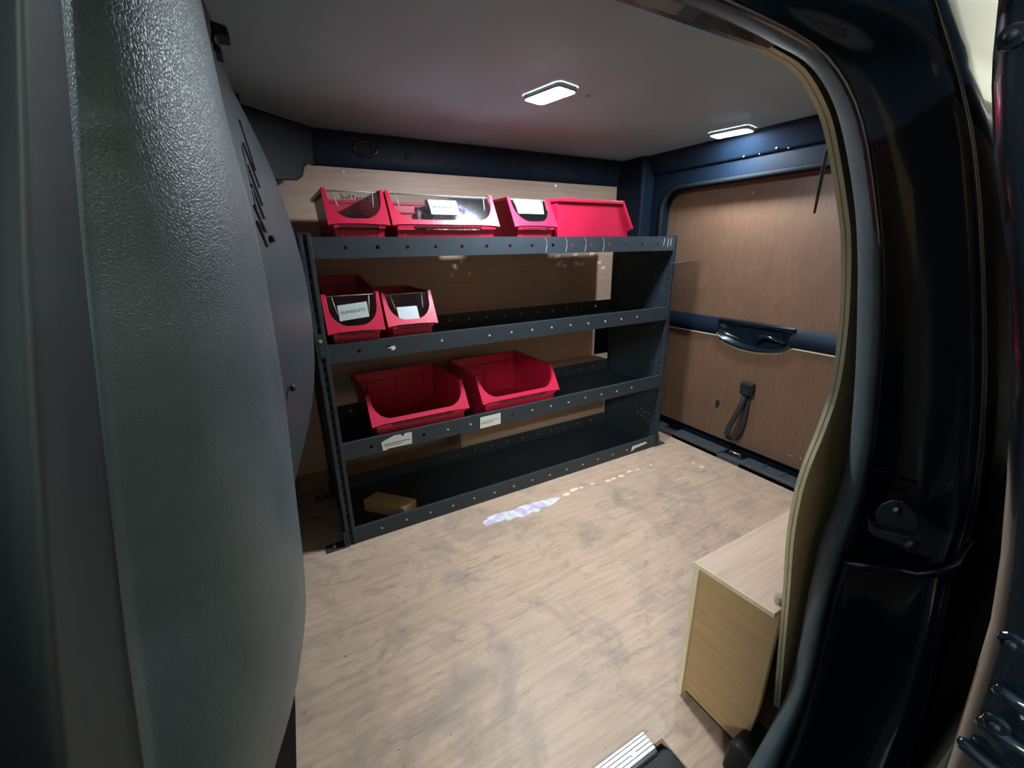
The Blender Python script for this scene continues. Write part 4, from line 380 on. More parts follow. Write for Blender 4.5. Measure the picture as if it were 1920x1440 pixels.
# pull strap with buckle
st = MB().box(1.432, 1.453, -.258, -.208, .262, .312).build('strap_anchor', 'blackplastic', tg, bevel=.006)
m = MB(); m.box(1.428, 1.434, -.254, -.212, .292, .308); m.box(1.427, 1.433, -.250, -.216, .264, .288); m.build('buckle', 'blackplastic', st, bevel=.002)
m = MB()
loop = [(1.436, -.232, .268), (1.428, -.226, .22), (1.420, -.214, .17), (1.416, -.199, .125), (1.417, -.194, .09), (1.423, -.202, .068), (1.432, -.216, .066), (1.438, -.228, .09), (1.441, -.236, .13), (1.443, -.240, .19), (1.444, -.238, .268)]
lw = .017
colA = [(x - .000, y + lw * .55, z) for x, y, z in loop]; colB = [(x + .008, y - lw * .55, z) for x, y, z in loop]
m.grid([colA, colB]); so_ = m.build('pull_strap', 'strap', tg, smooth=True)
sm = so_.modifiers.new('solid', 'SOLIDIFY'); sm.thickness = .0022; sm.offset = 0
so_['label'] = 'looped black webbing pull strap'
MB().prism([(1.4515, -.108, .20), (1.4515, -.118, .205), (1.4515, -.124, .192), (1.4515, -.122, .175), (1.4515, -.112, .165), (1.4515, -.106, .178)], (.002, 0, 0)).build('dark_knot', 'hole', tg)

# near side: ply lining, outer skin, cant rail
wn = empty('wall_near', (.9, -.9, 0), 'plywood side lining with pale sawn edge beside the sliding door', 'wall', kind=S)
n = len(PLYEDGE)
top = [(1.40, PLYEDGE[0][1], PLYEDGE[0][2])]
ys = lambda z: PLYEDGE[-1][1] if z < .5 else None
c0 = [tuple(p) for p in PLYEDGE]; c1 = [(1.40, p[1], p[2]) for p in PLYEDGE]
TH = .0095
m = MB(); m.grid([c0, c1]); m.grid([[(x, y + TH, z) for x, y, z in c0], [(x, y + TH, z) for x, y, z in c1]], True); m.build('lining_panel', 'ply_box', wn, smooth=False)
m = MB(); e0 = [(x - .0006, y, z) for x, y, z in c0]; e1 = [(x - .0006, y + TH, z) for x, y, z in c0]
m.grid([e0, [(p[0], p[1] + TH * .42, p[2]) for p in e0]]); m.grid([[(p[0], p[1] + TH * .55, p[2]) for p in e0], e1]); m.build('sawn_edge', 'ply_edge', wn)
m = MB(); m.grid([[(p[0] + .0004, p[1] + TH * .42, p[2]) for p in e0], [(p[0] + .0004, p[1] + TH * .55, p[2]) for p in e0]]); m.build('glue_line', 'ply_box', wn)
tp = PLYEDGE[0]
MB().prism([(.26, -.868, .962), (.26, -.797, 1.156), (.26, -.803, 1.160), (.26, -.877, .962)], (1.14, 0, 0)).build('upper_lining', 'body_in', wn)
MB().prism([(-.45, -.915, .957), (-.45, -.87, .950), (-.45, -.86, .972), (-.45, -.79, 1.158), (-.45, -.84, 1.20), (-.45, -.95, .99)], (.75, 0, 0)).build('cant_rail', 'body', wn, bevel=.008)
MB().prism([(-1.6, y, z) for y, z in ((-.958, .99), (-.945, 1.07), (-.90, 1.155), (-.80, 1.212), (-.80, 1.195), (-.875, 1.15), (-.92, 1.07), (-.935, .99))], (3.12, 0, 0)).build('roof_side', 'body', wn)

tag(MB().box(-1.6, -.225, -1.0, -.93, -.35, 1.15).build('front_door', 'body', bevel=.02), 'closed black front door ahead of the pillar trim', 'door', kind=S)
# rubber weather seal round the door opening
M['rubber_shaded'] = plain('pillar_rubber_shaded', (.016, .021, .022), .6, spec=.3)  # rubber darkened, shade at the pillar's outer edge put into the colour
tag(MB().grid(SEAL).build('door_seal', 'rubber', smooth=True, subsurf=1), 'thick dark rubber weather seal curving round the side door opening', 'seal', kind=S)
# glossy door jamb with lower step
jm = empty('door_jamb', (.45, -.97, 0), 'glossy black painted door pillar beside the rubber seal', 'pillar', kind=S)
MB().grid(JAMB).build('jamb_upper', 'body', jm, smooth=True, subsurf=1)
MB().grid(JAMBLOW).build('jamb_lower', 'body', jm, smooth=True, subsurf=1)
MB().tube(LEDGE, [.004, .005, .006, .006, .005, .003], 8).build('ledge_fold', 'body', jm, smooth=True)
nv = Vector(STRK_N)
sk = MB().prism(STRK_PLATE, tuple(nv * -.006)).build('striker_plate', 'gunmetal', jm, bevel=.0015)
MB().prism(STRK_ARM, tuple(nv * -.012)).build('striker_arm', 'gunmetal', sk, bevel=.003)
MB().disc(STRK_SCREW, tuple(nv), .0045, .003).build('screw', 'steel', sk, smooth=True)
MB().disc(STRK_PIN, tuple(nv), .006, .004).build('pin', 'gunmetal', sk, smooth=True)
rc = [Vector(p) for p in RECESS]; MB().tube(rc + [rc[0]], .0015, 6, cap=False).build('pressed_recess', 'body', jm, smooth=True)
# outer body side behind the pillar
JO = JAMB[-1]
tag(MB().grid([[(x + dx, y + dy, z) for x, y, z in [(JO[0][0], -.955, 1.06)] + JO + JAMBLOW[-1][2:] + [(JAMBLOW[-1][-1][0], -1.04, .05), (JAMBLOW[-1][-1][0], -1.0, -.30)]] for dx, dy in ((0, 0), (.006, -.002), (.02, -.003), (.3, -.004), (.8, 0), (1.2, .02))]).build('body_side', 'body', smooth=True), 'glossy black outer bodywork behind the door pillar', 'bodywork', kind=S)
# open sliding door, leading edge towards us
sd = empty('door_2', (.2, -1.08, 0), 'open black sliding door seen edge-on at far right', 'sliding door', kind=S)
ed = [tuple(p) for p in SLIDE] + [(.2, -1.095, .15), (.2, -1.07, -.28)]
m = MB(); m.grid([[(1.3, y + .012, z) for x, y, z in ed], [(x + .03, y + .003, z) for x, y, z in ed], [(x + .006, y, z) for x, y, z in ed], [(x, y - .006, z) for x, y, z in ed],
                  [(x - .002, y - .03, z) for x, y, z in ed], [(x, y - .075, z) for x, y, z in ed], [(x + .01, y - .085, z) for x, y, z in ed], [(1.3, y - .085, z) for x, y, z in ed], [(1.3, y + .012, z) for x, y, z in ed]])
nb = len(ed); m.f += [tuple(i * nb for i in range(8)), tuple(i * nb + nb - 1 for i in range(8))]
m.build('door_shell', 'body', sd, smooth=True)
MB().grid([[(x_, y + .0095 + .002 * (x_ > .5), z) for x, y, z in ed[2:11]] for x_ in (.34, .7, 1.15)]).build('inner_panel', 'ply_box', sd, smooth=True)
for p in SLIDEB:
    q = MB().disc((p[0] - .002, p[1], p[2]), (-1, 0, 0), .0048, .003, 18).build('fixing_boss', 'body', sd, bevel=.001)
    MB().disc((p[0] - .005, p[1], p[2]), (-1, 0, 0), .002, .002, 12).build('screw', 'blackplastic', q, smooth=True)
for i in range(0, 6, 2):
    a, b = Vector(RIBS[i]), Vector(RIBS[i + 1])
    MB().tube([a, a.lerp(b, .1), a.lerp(b, .9), b], [.002, .0032, .0032, .002], 8).build('rib', 'body', sd, smooth=True)

# bulkhead: bulged grey sheet with louvres
bk = empty('wall_front', (-.1, -.1, 0), 'bulged grey steel bulkhead with slanted vent slots behind the seats', 'bulkhead', kind=S)
cols = []
for y, k in ((-.60, -.3), (-.52, .20), (-.45, .42), (-.32, .68), (-.22, .87), (-.12, 1.0), (-.05, 1.02), (.02, .96), (.10, .78), (.2, .40), (.32, 0.0), (.53, -.05)):
    c = []
    for px, py, pz in [(BULK[0][0] - .01, 0, 1.30)] + BULK + [(-.17, 0, .10), (-.20, 0, -.04)]:
        base = -.135 - .16 * max(0, min(1, (.62 - pz) / .4))
        c.append((base + (px - base) * k, y, pz))
    cols.append(c)
m = MB(); m.grid(cols); m.build('sheet', 'bulk', bk, smooth=True, subsurf=1)
for a, b in zip(VENTS[::2], VENTS[1::2]):
    MB().tube([a, b], .0022, 6).build('vent_slot', 'hole', bk)
MB().tube(SEAM, .0010, 6).build('seam', 'bulk', bk, smooth=True)
for p in BOLTS:
    MB().disc(p, (1, -.3, 0), .005, .006, 10).build('bolt', 'blackplastic', bk, smooth=True)
m = MB(); m.prism(CLIP, (0, .03, 0)); m.build('roof_bracket', 'blackplastic', bk, bevel=.002)
MB().box(-.085, -.062, .16, .19, 1.105, 1.154).build('edge_clip', 'blackplastic', bk, bevel=.003)

# large grained pillar trim in the left foreground
bp = empty('trim_3', (-.12, -.75, 0), 'large grained black plastic pillar trim in the left foreground', 'pillar trim', kind=S)
MB().grid(PILLAR[:8]).build('edge_seal_shaded', 'rubber_shaded', bp, smooth=True, subsurf=1)  # also takes in the trim band up to the ridge, darkened as shade
MB().grid(PILLAR[7:]).build('moulded_cover', 'leather', bp, smooth=True, subsurf=1)
MB().prism(KICK, (-.01, .006, 0)).build('kick_strip', 'blackplastic', bp)

# side door sill: black step cover and ribbed aluminium edge
sc_ = MB(); sc_.prism([(x, y, -.003) for x, y in rrect(-.45, .389, -.99, -.811, .012)], (0, 0, -.02))
tag(sc_.build('step_cover', 'blackplastic', bevel=.003), 'black plastic step cover in the side doorway', 'step cover', kind=S)
st2 = MB().prism([(.44, -.945, -.06), (.44, -.945, .035), (.44, -.915, .060), (.44, -.893, .066), (.44, -.878, .058), (.44, -.872, -.06)], (.07, 0, 0))
tag(st2.build('trim_4', 'blackplastic', bevel=.006), 'black sill trim at the foot of the door pillar', 'trim', kind=S)
tag(MB().box(-.45, 1.5, -1.0, -.86, -.30, -.06).build('sill_panel', 'body'), 'black painted sill panel under the side doorway', 'sill', kind=S)
al = empty('edge_strip', (.15, -.795, 0), 'ribbed silver aluminium edging strip on the doorway floor', 'edging')
m = MB(); prof = []
for i in range(5): prof += [(-.808 + i * .0062, .0050), (-.808 + i * .0062 + .0012, .0062), (-.808 + i * .0062 + .0042, .0062), (-.808 + i * .0062 + .0052, .0050)]
prof = [(-.812, -.008), (-.811, .003)] + prof + [(-.776, .0)]
m.prism([(-.30, y, z) for y, z in prof], (.664, 0, 0)); m.build('extrusion', 'alu', al)
for x in (.325, .10): MB().disc((x, -.795, .0055), (0, 0, 1), .0055, .0012, 6).build('screw', 'steel', al)

# ================================================================== THINGS
# near wheel arch box
wb = empty('wheel_arch_box', (.9, -.83, 0), 'plywood wheel arch box with sawn yellow edges beside the doorway', 'box')
MB().prism([(.481, -.7665, .016), (.481, -.7665, .291), (.481, -.893, .300), (.481, -.893, .12), (.481, -.889, .06), (.481, -.872, .016)], (.008, 0, 0)).build('front_board', 'ply_box', wb)
MB().box(.476, 1.36, -.766, -.757, 0.0, .2905).build('side_board', 'ply_top', wb)
MB().box(.475, .4758, -.766, -.757, 0.0, .2905).build('sawn_edge', 'ply_edge', wb)
MB().prism([(.475, -.756, .291), (1.36, -.756, .291), (1.36, -.889, .300), (.475, -.889, .300)], (0, 0, .008)).build('top_board', 'ply_top', wb)
MB().prism([(.4742, -.756, .291), (.4742, -.756, .299), (.4742, -.889, .308), (.4742, -.889, .300)], (.0008, 0, 0)).build('sawn_edge', 'ply_edge', wb)
MB().box(.4895, .494, -.88, -.767, .0, .28).build('gap_shade', 'hole', wb)  # near-black sheet paints the shade behind the gap under the front board
MB().disc((.50, -.880, .308), (0, 0, 1), .006, .012, 12).build('fixing_pin', 'steel', wb)

# roof lamps
def lamp(x, y, label, rz, mat):
    L = empty('roof_lamp', (x, y, 1.155), label, 'lamp', 'roof lamps', local=True); L.rotation_euler.z = rz
    o = rrect(-.034, .034, -.062, .062, .014); q = rrect(-.030, .030, -.056, .056, .010)
    cl = lambda pts, z: [(u, v, z) for u, v in pts + pts[:1]]
    MB().grid([cl(o, -.0005), cl(o, -.007), cl([(u * .94, v * .95) for u, v in o], -.010), cl(q, -.010), cl(q, -.004)]).build('bezel', 'bezel', L)
    MB().prism([(u * 1.01, v * 1.01, -.0085) for u, v in q], (0, 0, -.0018)).build('lens', mat, L)
    return L
lamp(.572, -.165, 'lit white roof lamp in the middle of the ceiling board', R(12), 'led')
lamp(1.295, -.135, 'lit white roof lamp near the tailgate header', R(12), 'led_rear')

# shelving rack ---------------------------------------------------
rk = empty('shelving_rack', (.625, .16, 0), 'grey steel four-tier shelving rack with perforated uprights and shaded grey trays', 'rack')
ZT = [.8393, .5860, .3144, .0485]; LH = .0487; DEP = .32
def upright(x0, x1, y0, front):
    m = MB(); w3 = (x1 - x0) * .36; s_ = -1 if front else 1
    if front:
        m.box(x0, x1, y0 + .010, y0 + .013, 0, .845); m.box(x0, x0 + w3, y0 - .003, y0 + .010, 0, .845); m.box(x1 - w3, x1, y0 - .003, y0 + .010, 0, .845)
    else:
        m.box(x0, x1, y0, y0 + .003, 0, .845); m.box(x0, x0 + .003, y0 - .02, y0, 0, .845); m.box(x1 - .003, x1, y0 - .02, y0, 0, .845)
    u = m.build('upright', 'rack', rk, bevel=.0015)
    if front:
        s = MB(); cx = (x0 + x1) / 2; z = .03
        while z < .83: s.box(cx - .003, cx + .003, y0 + .0085, y0 + .0101, z, z + .013); z += .0255
        s.build('slot_row', 'hole', u)['kind'] = 'stuff'
    return u
u = upright(0, .028, 0, True); upright(0, .028, DEP - .003, False); u2 = upright(1.236, 1.25, 0, True); upright(1.236, 1.25, DEP - .003, False)
MB().box(.001, .027, -.005, -.003, .555, .615).build('joint_plate', 'rack', u, bevel=.001)
for dz in (.568, .582, .598): MB().disc((.014, -.005, dz), (0, -1, 0), .0045, .002, 10).build('bolt', 'steel' if dz == .598 else 'tray', u)
MB().box(.0, .028, -.003, .013, .845, .848).build('post_cap', 'rack', u)
pl_ = MB().box(.004, .006, .013, DEP - .003, .0005, .84).build('side_panel', 'rack', rk)
pr_ = MB().box(1.240, 1.2425, .013, DEP - .003, .0005, .84).build('side_panel', 'tray', rk)
m = MB(); z = .06
while z < .82: m.box(1.2385, 1.2400, .016, .021, z, z + .008); z += .025
m.build('slot_row', 'hole', pr_)['kind'] = 'stuff'
for i, (y, z) in enumerate([(.05, .10), (.07, .105), (.09, .11), (.11, .115), (.05, .13), (.07, .135), (.09, .14), (.12, .145), (.06, .36), (.09, .45), (.06, .50), (.05, .74), (.08, .70), (.07, .66)]):
    MB().disc((1.2402, y, z), (-1, 0, 0), .0026, .0008, 8).build('lit_pin_hole', 'plug' if i < 8 else 'scratch', pr_)  # pale discs paint the lit wood seen through the panel's holes
HX = [.1005 + i * .0751 for i in range(15)]
def lip(y0, y1, z0, z1, name, mat, par, hz, hs=.0042):
    m = MB(); xa, xb = .026, 1.238
    m.box(xa, xb, y0, y1, z0, hz - hs); m.box(xa, xb, y0, y1, hz + hs, z1); x = xa
    for h in HX: m.box(x, h - hs, y0, y1, hz - hs, hz + hs); x = h + hs
    m.box(x, xb, y0, y1, hz - hs, hz + hs)
    return m.build(name, mat, par)
plugs = {0: [], 1: [3, 5, 6, 7, 8, 9, 10, 11, 12, 13], 2: [3, 4, 7, 8, 9, 10, 11, 12, 13], 3: list(range(14))}
trays = []
for i, z in enumerate(ZT):
    b = z - LH
    t = MB().box(.026, 1.238, .002, DEP - .002, b, b + .002).build('shelf_tray', 'tray', rk); trays.append(t)
    lip(-.001, .001, b, z, 'front_lip', 'rack', t, (b + z) / 2)
    lip(DEP - .002, DEP, b, z, 'back_lip', 'tray', t, (b + z) / 2)
    MB().box(.026, 1.238, .001, .010, z - .0015, z).build('lip_fold', 'rack', t)
    for k in plugs[i]: MB().disc((HX[k], .0005, (b + z) / 2 + random.uniform(-.002, .002)), (0, -1, 0), .0034, .0025, 8).build('plug', 'plug' if i < 3 else 'scratch', t)
t0 = trays[0]
for xx in (.675, .75, .825, .90):
    MB().tube([(xx - .003, -.0012, .836), (xx + .003, -.0012, .825), (xx + .004, -.0012, .812), (xx, -.0012, .794)], .0006, 5, flat=1).build('scratch_mark', 'scratch', t0)
for xx in (1.185, 1.205, 1.22): MB().tube([(xx, -.0012, .832), (xx - .004, -.0012, .80 + random.uniform(0, .01))], .0012, 5).build('scratch_mark', 'scratch', t0)
MB().prism([(.172, -.0012, .560), (.182, -.0012, .563), (.192, -.0012, .565), (.195, -.0012, .557), (.190, -.0012, .553), (.181, -.0012, .554), (.186, -.0012, .558)], (0, -.0006, 0)).build('paint_chip', 'sticker', trays[1])
def sticker(par, pts, lines):
    s = MB().prism([(x, -.0012, z) for x, z in pts], (0, -.0008, 0)).build('sticker', 'sticker', par)
    s['label'] = 'torn white paper sticker'
    m = MB()
    for x0, x1, z0, z1 in lines:
        x = x0
        while x < x1:
            l = random.uniform(.003, .008); t = (x - x0) / (x1 - x0); zz = z0 + (z1 - z0) * t
            m.box(x, min(x1, x + l), -.0023, -.0020, zz, zz + .0014); x += l + .0015
    m.build('print_line', 'ink', s)
sticker(trays[2], [(.130, .270), (.140, .2695), (.146, .273), (.214, .272), (.216, .308), (.196, .3085), (.190, .300), (.184, .308), (.165, .309), (.128, .296)], [(.136, .210, .2875, .2875), (.136, .185, .282, .282)])
sticker(trays[2], [(.432, .268), (.505, .269), (.506, .306), (.434, .305)], [(.438, .500, .288, .289), (.438, .480, .282, .283)])
sticker(trays[3], [(1.10, .012), (1.105, .033), (1.18, .036), (1.188, .028), (1.12, .020)], [(1.115, 1.135, .022, .022)])
for x0, y0 in ((-.055, -.006), (-.055, .288), (1.232, -.006), (1.232, .288)):
    x1 = x0 + .062
    f = MB().box(x0, x1, y0, y0 + .034, .0006, .004)
    if x0 < 0: f.box(-.006, -.001, y0, y0 + .034, .004, .05)
    else: f.box(1.2505, 1.255, y0, y0 + .034, .004, .05)
    f = f.build('foot', 'tray', rk, bevel=.001)
    MB().disc((x0 + .022 if x0 < 0 else x1 - .022, y0 + .017, .004), (0, 0, 1), .006, .004, 10).build('screw', 'steel', f, smooth=True)

# storage bins ----------------------------------------------------
def storage_bin(loc, w_, d_, h_, label, rz=0.0, tilt=0.0, window=True):
    b = empty('storage_bin', loc, label, 'storage bin', 'red storage bins on the rack', local=True)
    b.rotation_euler = (tilt, 0, rz)
    W = w_ / 2; hl = .076; ys_ = .050; t = .003
    wb_, wt_ = W - .017, W - .008
    m = MB()
    m.box(-wb_, wb_, .014, d_ - .012, 0, .003)                                   # floor
    def wall(s):
        a = lambda y, z: (s * (wb_ + (wt_ - wb_) * z / h_), y, z)
        pts = [a(.014, 0), a(d_ - .012, 0), a(d_ - .004, h_ - .004), a(ys_, h_ - .004), a(.010, hl)]
        m.prism(pts, (-s * t, 0, 0))
    wall(1); wall(-1)
    m.prism([(-wb_, d_ - .012, 0), (wb_, d_ - .012, 0), (wt_, d_ - .004, h_ - .004), (-wt_, d_ - .004, h_ - .004)], (0, -t, 0))
    zf = hl - .012; wf_ = wb_ + (wt_ - wb_) * zf / h_
    m.prism([(-wb_, .014, 0), (wb_, .014, 0), (wf_, .010, zf), (-wf_, .010, zf)], (0, t, 0))
    body = m.build('tub', 'red', b, bevel=.0008)
    for sx in (-1, 1): MB().box(sx * (wb_ - .012) - .003, sx * (wb_ - .012) + .003, .0095, .0145, .002, zf - .002).build('wall_rib', 'red', b, bevel=.0006)
    for q in (-.33, 0, .33): MB().box(q * w_ - .002, q * w_ + .002, d_ - .017, d_ - .0115, .01, h_ - .034).build('wall_rib', 'red', b, bevel=.0006)
    MB().box(-wt_ + .008, wt_ - .008, d_ - .0145, d_ - .0095, h_ - .034, h_ - .030).build('wall_rib', 'red', b, bevel=.0006)
    m = MB()                                                                      # rim flange round the top
    for s in (-1, 1):
        xs = sorted((s * (W - .011), s * W)); m.box(xs[0], xs[1], ys_ - .002, d_, h_ - .010, h_)
    m.box(-W + .011, W - .011, d_ - .011, d_, h_ - .010, h_)
    m.build('rim', 'red', b, bevel=.0015)
    # sloping U-shaped front frame
    base = Vector((0, .000, hl - .004)); sv = Vector((0, ys_, h_ - hl + .004)); SL = sv.length; sv.normalize(); nv_ = sv.cross(Vector((1, 0, 0))).normalized()
    if nv_.y > 0: nv_ = -nv_
    def P(u, v, k=0): return base + Vector((u, 0, 0)) + sv * v + nv_ * k
    rad = min(.050, w_ * .33); arm = .0070; low = .0175; nI = 10
    inner = [(-W + arm, SL)]
    for i in range(nI + 1):
        a = R(180 + 90 * i / nI); inner.append((-W + arm + .004 + rad + rad * math.cos(a), low + rad * 1.15 + rad * 1.15 * math.sin(a)))
    for i in range(nI + 1):
        a = R(270 + 90 * i / nI); inner.append((W - arm - .004 - rad + rad * math.cos(a), low + rad * 1.15 + rad * 1.15 * math.sin(a)))
    inner.append((W - arm, SL))
    outer = []
    for i, (u, v) in enumerate(inner):
        if i == 0 or i == len(inner) - 1: outer.append((math.copysign(W, u), SL))
        else:
            k_ = i - 1 if i <= nI + 1 else i - nI - 2
            f_ = k_ / nI
            if i <= nI + 1: outer.append((-W, max(0, v * (1 - f_ * 2))) if f_ < .5 else (-W + (u + W) * (f_ - .5) * 2, 0 + .004 * min(1, (f_ - .5) * 3)))
            else: outer.append((u + (W - u) * f_ * 2 if f_ < .5 else W, .004 * max(0, 1 - f_ * 2) if f_ < .5 else v * (f_ - .5) * 2))
    m = MB()
    m.grid([[P(*q, .003) for q in inner], [P(*q, .003) for q in outer]]); m.grid([[P(*q, -.004) for q in inner], [P(*q, -.004) for q in outer]])
    m.grid([[P(*q, .003) for q in inner], [P(*q, -.004) for q in inner]]); m.grid([[P(*q, .003) for q in outer], [P(*q, -.004) for q in outer]])
    m.box(-W + .012, W - .012, .001, .012, hl - .010, hl - .002)
    m.build('front_frame', 'red', b)
    m = MB(); x = -W * .62                                                        # grip comb under the lip
    while x < W * .62: m.box(x, x + .0028, -.0016, .006, hl - .0085, hl - .0032); x += .0058
    m.build('grip_comb', 'hole', b)['kind'] = 'stuff'
    g = None
    if window:
        m = MB(); q0 = [(-W + arm + .001, SL - .003)] + [(u * .985, v + .001) for u, v in inner[1:-1]] + [(W - arm - .001, SL - .003)]
        m.prism([P(u, v, -.0042) for u, v in q0], tuple(nv_ * -.0014)); g = m.build('clear_window', 'window', b)
        m = MB(); m.tube([P(-W + arm + .002, SL - .003, -.005), P(W - arm - .002, SL - .003, -.005)], .0013, 6)
        for s in (-1, 1): m.tube([P(s * (W - arm - .018), SL - .006, -.0035), P(s * (W - arm - .024), low + rad * .75, -.0035)], .0011, 6)
        m.build('window_edge', 'windowedge', g, smooth=True)
    return b, P, SL, g
def label_on(b, P, u0, u1, v0, v1, body, size, skew=0.0, mat='label', k=-.0035):
    m = MB(); pts = [P(u0, v0 , k), P(u1, v0 + skew, k), P(u1, v1 + skew, k), P(u0, v1, k)]
    nrm = (pts[1] - pts[0]).cross(pts[3] - pts[0]).normalized()
    l = m.prism(pts, tuple(nrm * .0006)).build('paper_label', mat, b)
    if body:
        vs, fs = text_mesh(body, size, 'lettering'); m = MB(); cu, cv = (u0 + u1) / 2, (v0 + v1) / 2 + skew / 2
        sl = skew / (u1 - u0)
        m.v = [tuple(P(cu + x, cv + y + x * sl, k) + nrm * .0009) for x, y, z in vs]; m.f = fs
        m.build('lettering', 'ink', l)
    return l
Z1, Z2, Z3 = ZT[0] - LH + .0025, ZT[1] - LH + .0025, ZT[2] - LH + .0025
HB = .158
b1, P, SL, g = storage_bin((.1425, .008, Z1), .145, .295, HB, 'small red bin hand-marked batterys, leftmost on the top shelf')
hand = {'b': [[(0, 1.8), (.05, 0), (.3, -.05), (.5, .3), (.35, .6), (.08, .4)]], 'a': [[(.5, .55), (.3, .7), (.08, .5), (.08, .15), (.25, 0), (.45, .2), (.5, .65), (.55, .0)]],
        't': [[(.25, 1.4), (.2, .1), (.35, 0)], [(0, .85), (.5, .95)]], 'e': [[(.05, .3), (.45, .4), (.4, .65), (.15, .55), (.05, .2), (.2, 0), (.5, .1)]],
        'r': [[(.05, .65), (.1, 0)], [(.1, .4), (.3, .65), (.5, .6)]], 'y': [[(.05, .65), (.2, .15), (.45, .6)], [(.5, .7), (.3, -.3), (.05, -.5)]], 's': [[(.5, .65), (.2, .6), (.2, .4), (.45, .25), (.35, 0), (.05, .05)]]}
m = MB(); cx = -.028
for ch in 'batterys':
    for stroke in hand[ch]: m.tube([P(cx + x * .0115, SL - .024 + y * .0085 - (cx + .028) * .04, -.0034) for x, y in stroke], .0009, 5)
    cx += .0083
m.build('handwriting', 'ink', b1)
b2, P, SL, g = storage_bin((.372, .008, Z1), .303, .295, HB, 'wide red bin labelled FIRE ALARM MISC. on the top shelf')
label_on(b2, P, -.040, .040, SL - .062, SL - .018, 'FIRE ALARM MISC.', .0088)
b3, P, SL, g = storage_bin((.648, .008, Z1), .150, .295, HB, 'small red bin labelled JUNCTION BOXES ROLLER SHUTTER on the top shelf')
label_on(b3, P, -.047, .044, SL - .052, SL - .006, 'JUNCTION BOXES\nROLLER SHUTTER !', .0094)
b4, P, SL, g = storage_bin((1.047, .163, Z1), .285, .315, HB, 'wide red bin turned sideways at the right end of the top shelf', rz=R(90), window=False)
b5, P, SL, g = storage_bin((.1025, .006, Z2 - .001), .140, .300, .160, 'small red bin labelled GLANDS ETC. tipped forward on the second shelf', tilt=R(8.0))
label_on(b5, P, -.036, .037, SL - .068, SL - .028, 'GLANDS ETC.', .0105, skew=.006)
b6, P, SL, g = storage_bin((.252, .008, Z2), .138, .290, .158, 'small red bin with blank grey label on the second shelf')
label_on(b6, P, -.034, .022, SL - .080, SL - .042, '', .01, mat='greylabel')
b7, P, SL, g = storage_bin((.256, .006, Z3), .292, .300, .152, 'wide open red bin, left of two on the third shelf', window=False)
b8, P, SL, g = storage_bin((.594, .006, Z3), .292, .300, .152, 'wide open red bin, right of two on the third shelf', window=False)

def crumple(name, loc, sx, sy, sz, mat, label, cat, seed, amp=.16):
    rnd_ = random.Random(seed); m = MB(); a, bq = 22, 14; cols = []
    for i in range(a):
        c = []
        for j in range(bq + 1):
            th = 2 * math.pi * i / a; ph = math.pi * j / bq
            f = lambda q: math.copysign(abs(q) ** .55, q)
            k = 1 + rnd_.uniform(-amp, amp) * (0 if j in (0, bq) else 1)
            c.append((loc[0] + sx * f(math.sin(ph)) * f(math.cos(th)) * k, loc[1] + sy * f(math.sin(ph)) * f(math.sin(th)) * k, loc[2] + sz * (1 + f(math.cos(ph)) * (k if j else 1))))
        cols.append(c)
    cols.append(cols[0]); m.grid(cols)
    return tag(m.build(name, mat), label, cat)
crumple('plastic_bag', (.395, .090, Z1 + .0035), .085, .050, .068, 'bag', 'crumpled printed plastic bag inside the FIRE ALARM bin', 'bag', 3)
crumple('clear_bag', (.488, .085, Z1 + .0035), .010, .035, .060, 'film', 'crumpled clear bag at the right end of the FIRE ALARM bin', 'bag', 5)
crumple('dark_pouch', (.155, .12, Z1 + .0035), .040, .06, .050, 'tray', 'dark pouch inside the bin marked batterys', 'pouch', 9, .08)
crumple('cable_gland_bag', (.645, .11, Z1 + .0035), .048, .05, .055, 'film', 'crumpled clear bag inside the JUNCTION BOXES bin', 'bag', 11)

# offcut of pine on the bottom tray
zt = ZT[3] - LH + .0025
blk = MB(); ux, uy = Vector((.100, -.112, 0)), Vector((.050, .030, 0)); o_ = Vector((.078, .150, zt))
blk.prism([o_, o_ + ux, o_ + ux + uy, o_ + uy], (0, 0, .040))
tag(blk.build('timber_block', 'block', bevel=.0015), 'pale pine timber offcut lying on the bottom shelf tray', 'wood block')
# hanging cable and cut cable tie
tag(MB().tube(WIRE, [.0010, .0017, .0019, .0012], 8).build('hanging_cable', 'strap', smooth=True), 'thin dark cable hanging from the plywood lining edge', 'cable')
tag(MB().tube(TIE, [.0026, .002, .0014], 8).build('cable_tie', 'strap', smooth=True), 'cut black cable tie sticking out of the rack upright', 'cable tie')
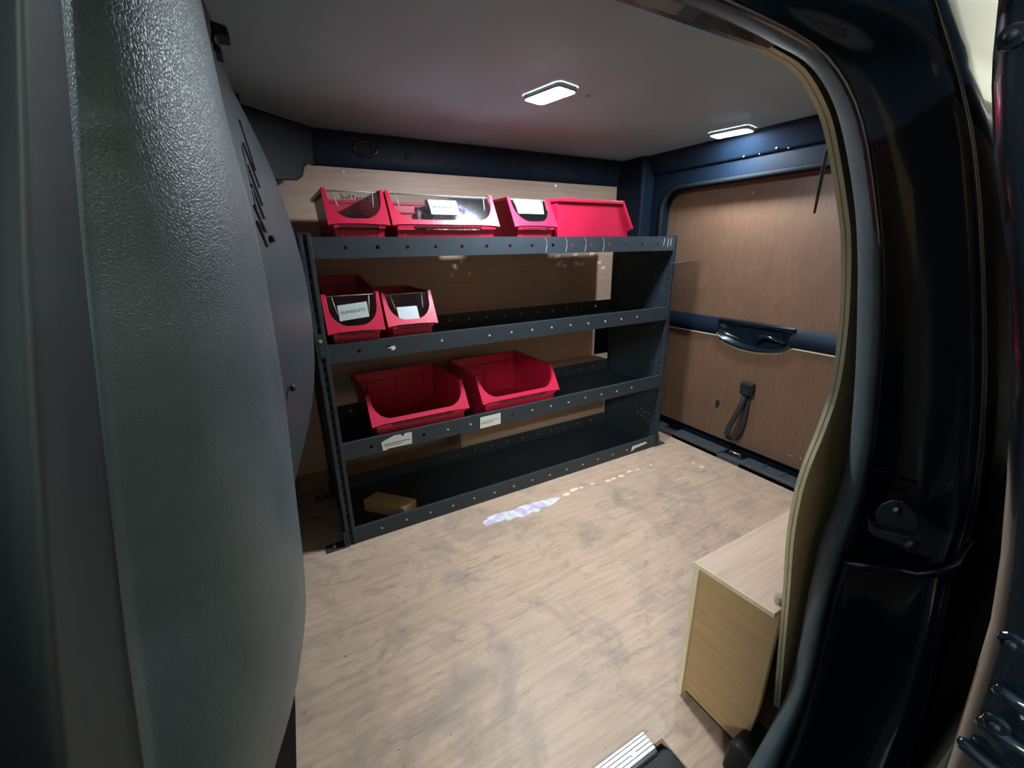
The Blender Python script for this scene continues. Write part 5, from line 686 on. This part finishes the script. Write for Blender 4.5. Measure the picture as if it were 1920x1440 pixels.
# spilt paint and chips on the floor
sp = MB(); pts = []
for i, p in enumerate(SPILL):
    q = SPILL[(i + 1) % len(SPILL)]
    for t in (0, .33, .66):
        x = p[0] + (q[0] - p[0]) * t; y = p[1] + (q[1] - p[1]) * t; pts.append((x + random.uniform(-.008, .008), y + random.uniform(-.006, .006), .0002))
sp.prism(pts, (0, 0, .0008))
tag(sp.build('paint_spill', 'spill'), 'flaking lilac and white paint smear on the plywood floor', 'paint smear')
fk = empty('paint_flakes', (FLAKES[4][0], FLAKES[4][1], 0), 'scattered pale paint flakes on the floor before the rack', 'paint flakes')
for p in FLAKES:
    k = random.uniform(.5, 1.2); a = random.uniform(0, 6)
    MB().prism([(p[0] + k * .018 * math.cos(2 * math.pi * i / 7) * random.uniform(.6, 1.1), p[1] + k * .009 * math.sin(2 * math.pi * i / 7) * random.uniform(.5, 1.2), .0002) for i in range(7)], (0, 0, .0007)).build('flake', 'flake', fk)

# ================================================================== workshop round the van (seen only in gaps and reflections)
tag(MB().box(-6, 7, -6, 5, -.62, -.60).build('ground', 'concrete'), 'concrete workshop ground outside the van', 'ground', kind=S)
tag(MB().box(4.6, 4.7, -3.5, 5, -.6, 3.2).build('wall_workshop', 'garage'), 'beige workshop wall beyond the rear of the van', 'wall', kind=S)
def strip(x0, x1, y0, y1, z, label):
    r = empty('strip_light', ((x0 + x1) / 2, (y0 + y1) / 2, z), label, 'strip light', 'workshop strip lights')
    a, b = Vector((x0, y0, z)), Vector((x1, y1, z))
    MB().tube([a, b], .04, 10).build('tube', 'tube', r, smooth=True)
    MB().tube([a + Vector((0, 0, .07)), b + Vector((0, 0, .07))], .05, 6).build('housing', 'bezel', r)
strip(3.4, 3.4, -3.0, -1.6, 2.2, 'white strip light over the rear corner of the van')
strip(2.0, 3.0, -1.7, -1.3, 2.2, 'slanting white strip light beyond the rear of the van')
tag(MB().box(-4, 7, -3.6, -3.5, -.6, 3.2).build('wall_behind', 'garage'), 'beige workshop wall facing the open side door', 'wall', kind=S)
strip(-2.5, -.9, -2.8, -2.8, 1.9, 'white strip light behind the photographer')
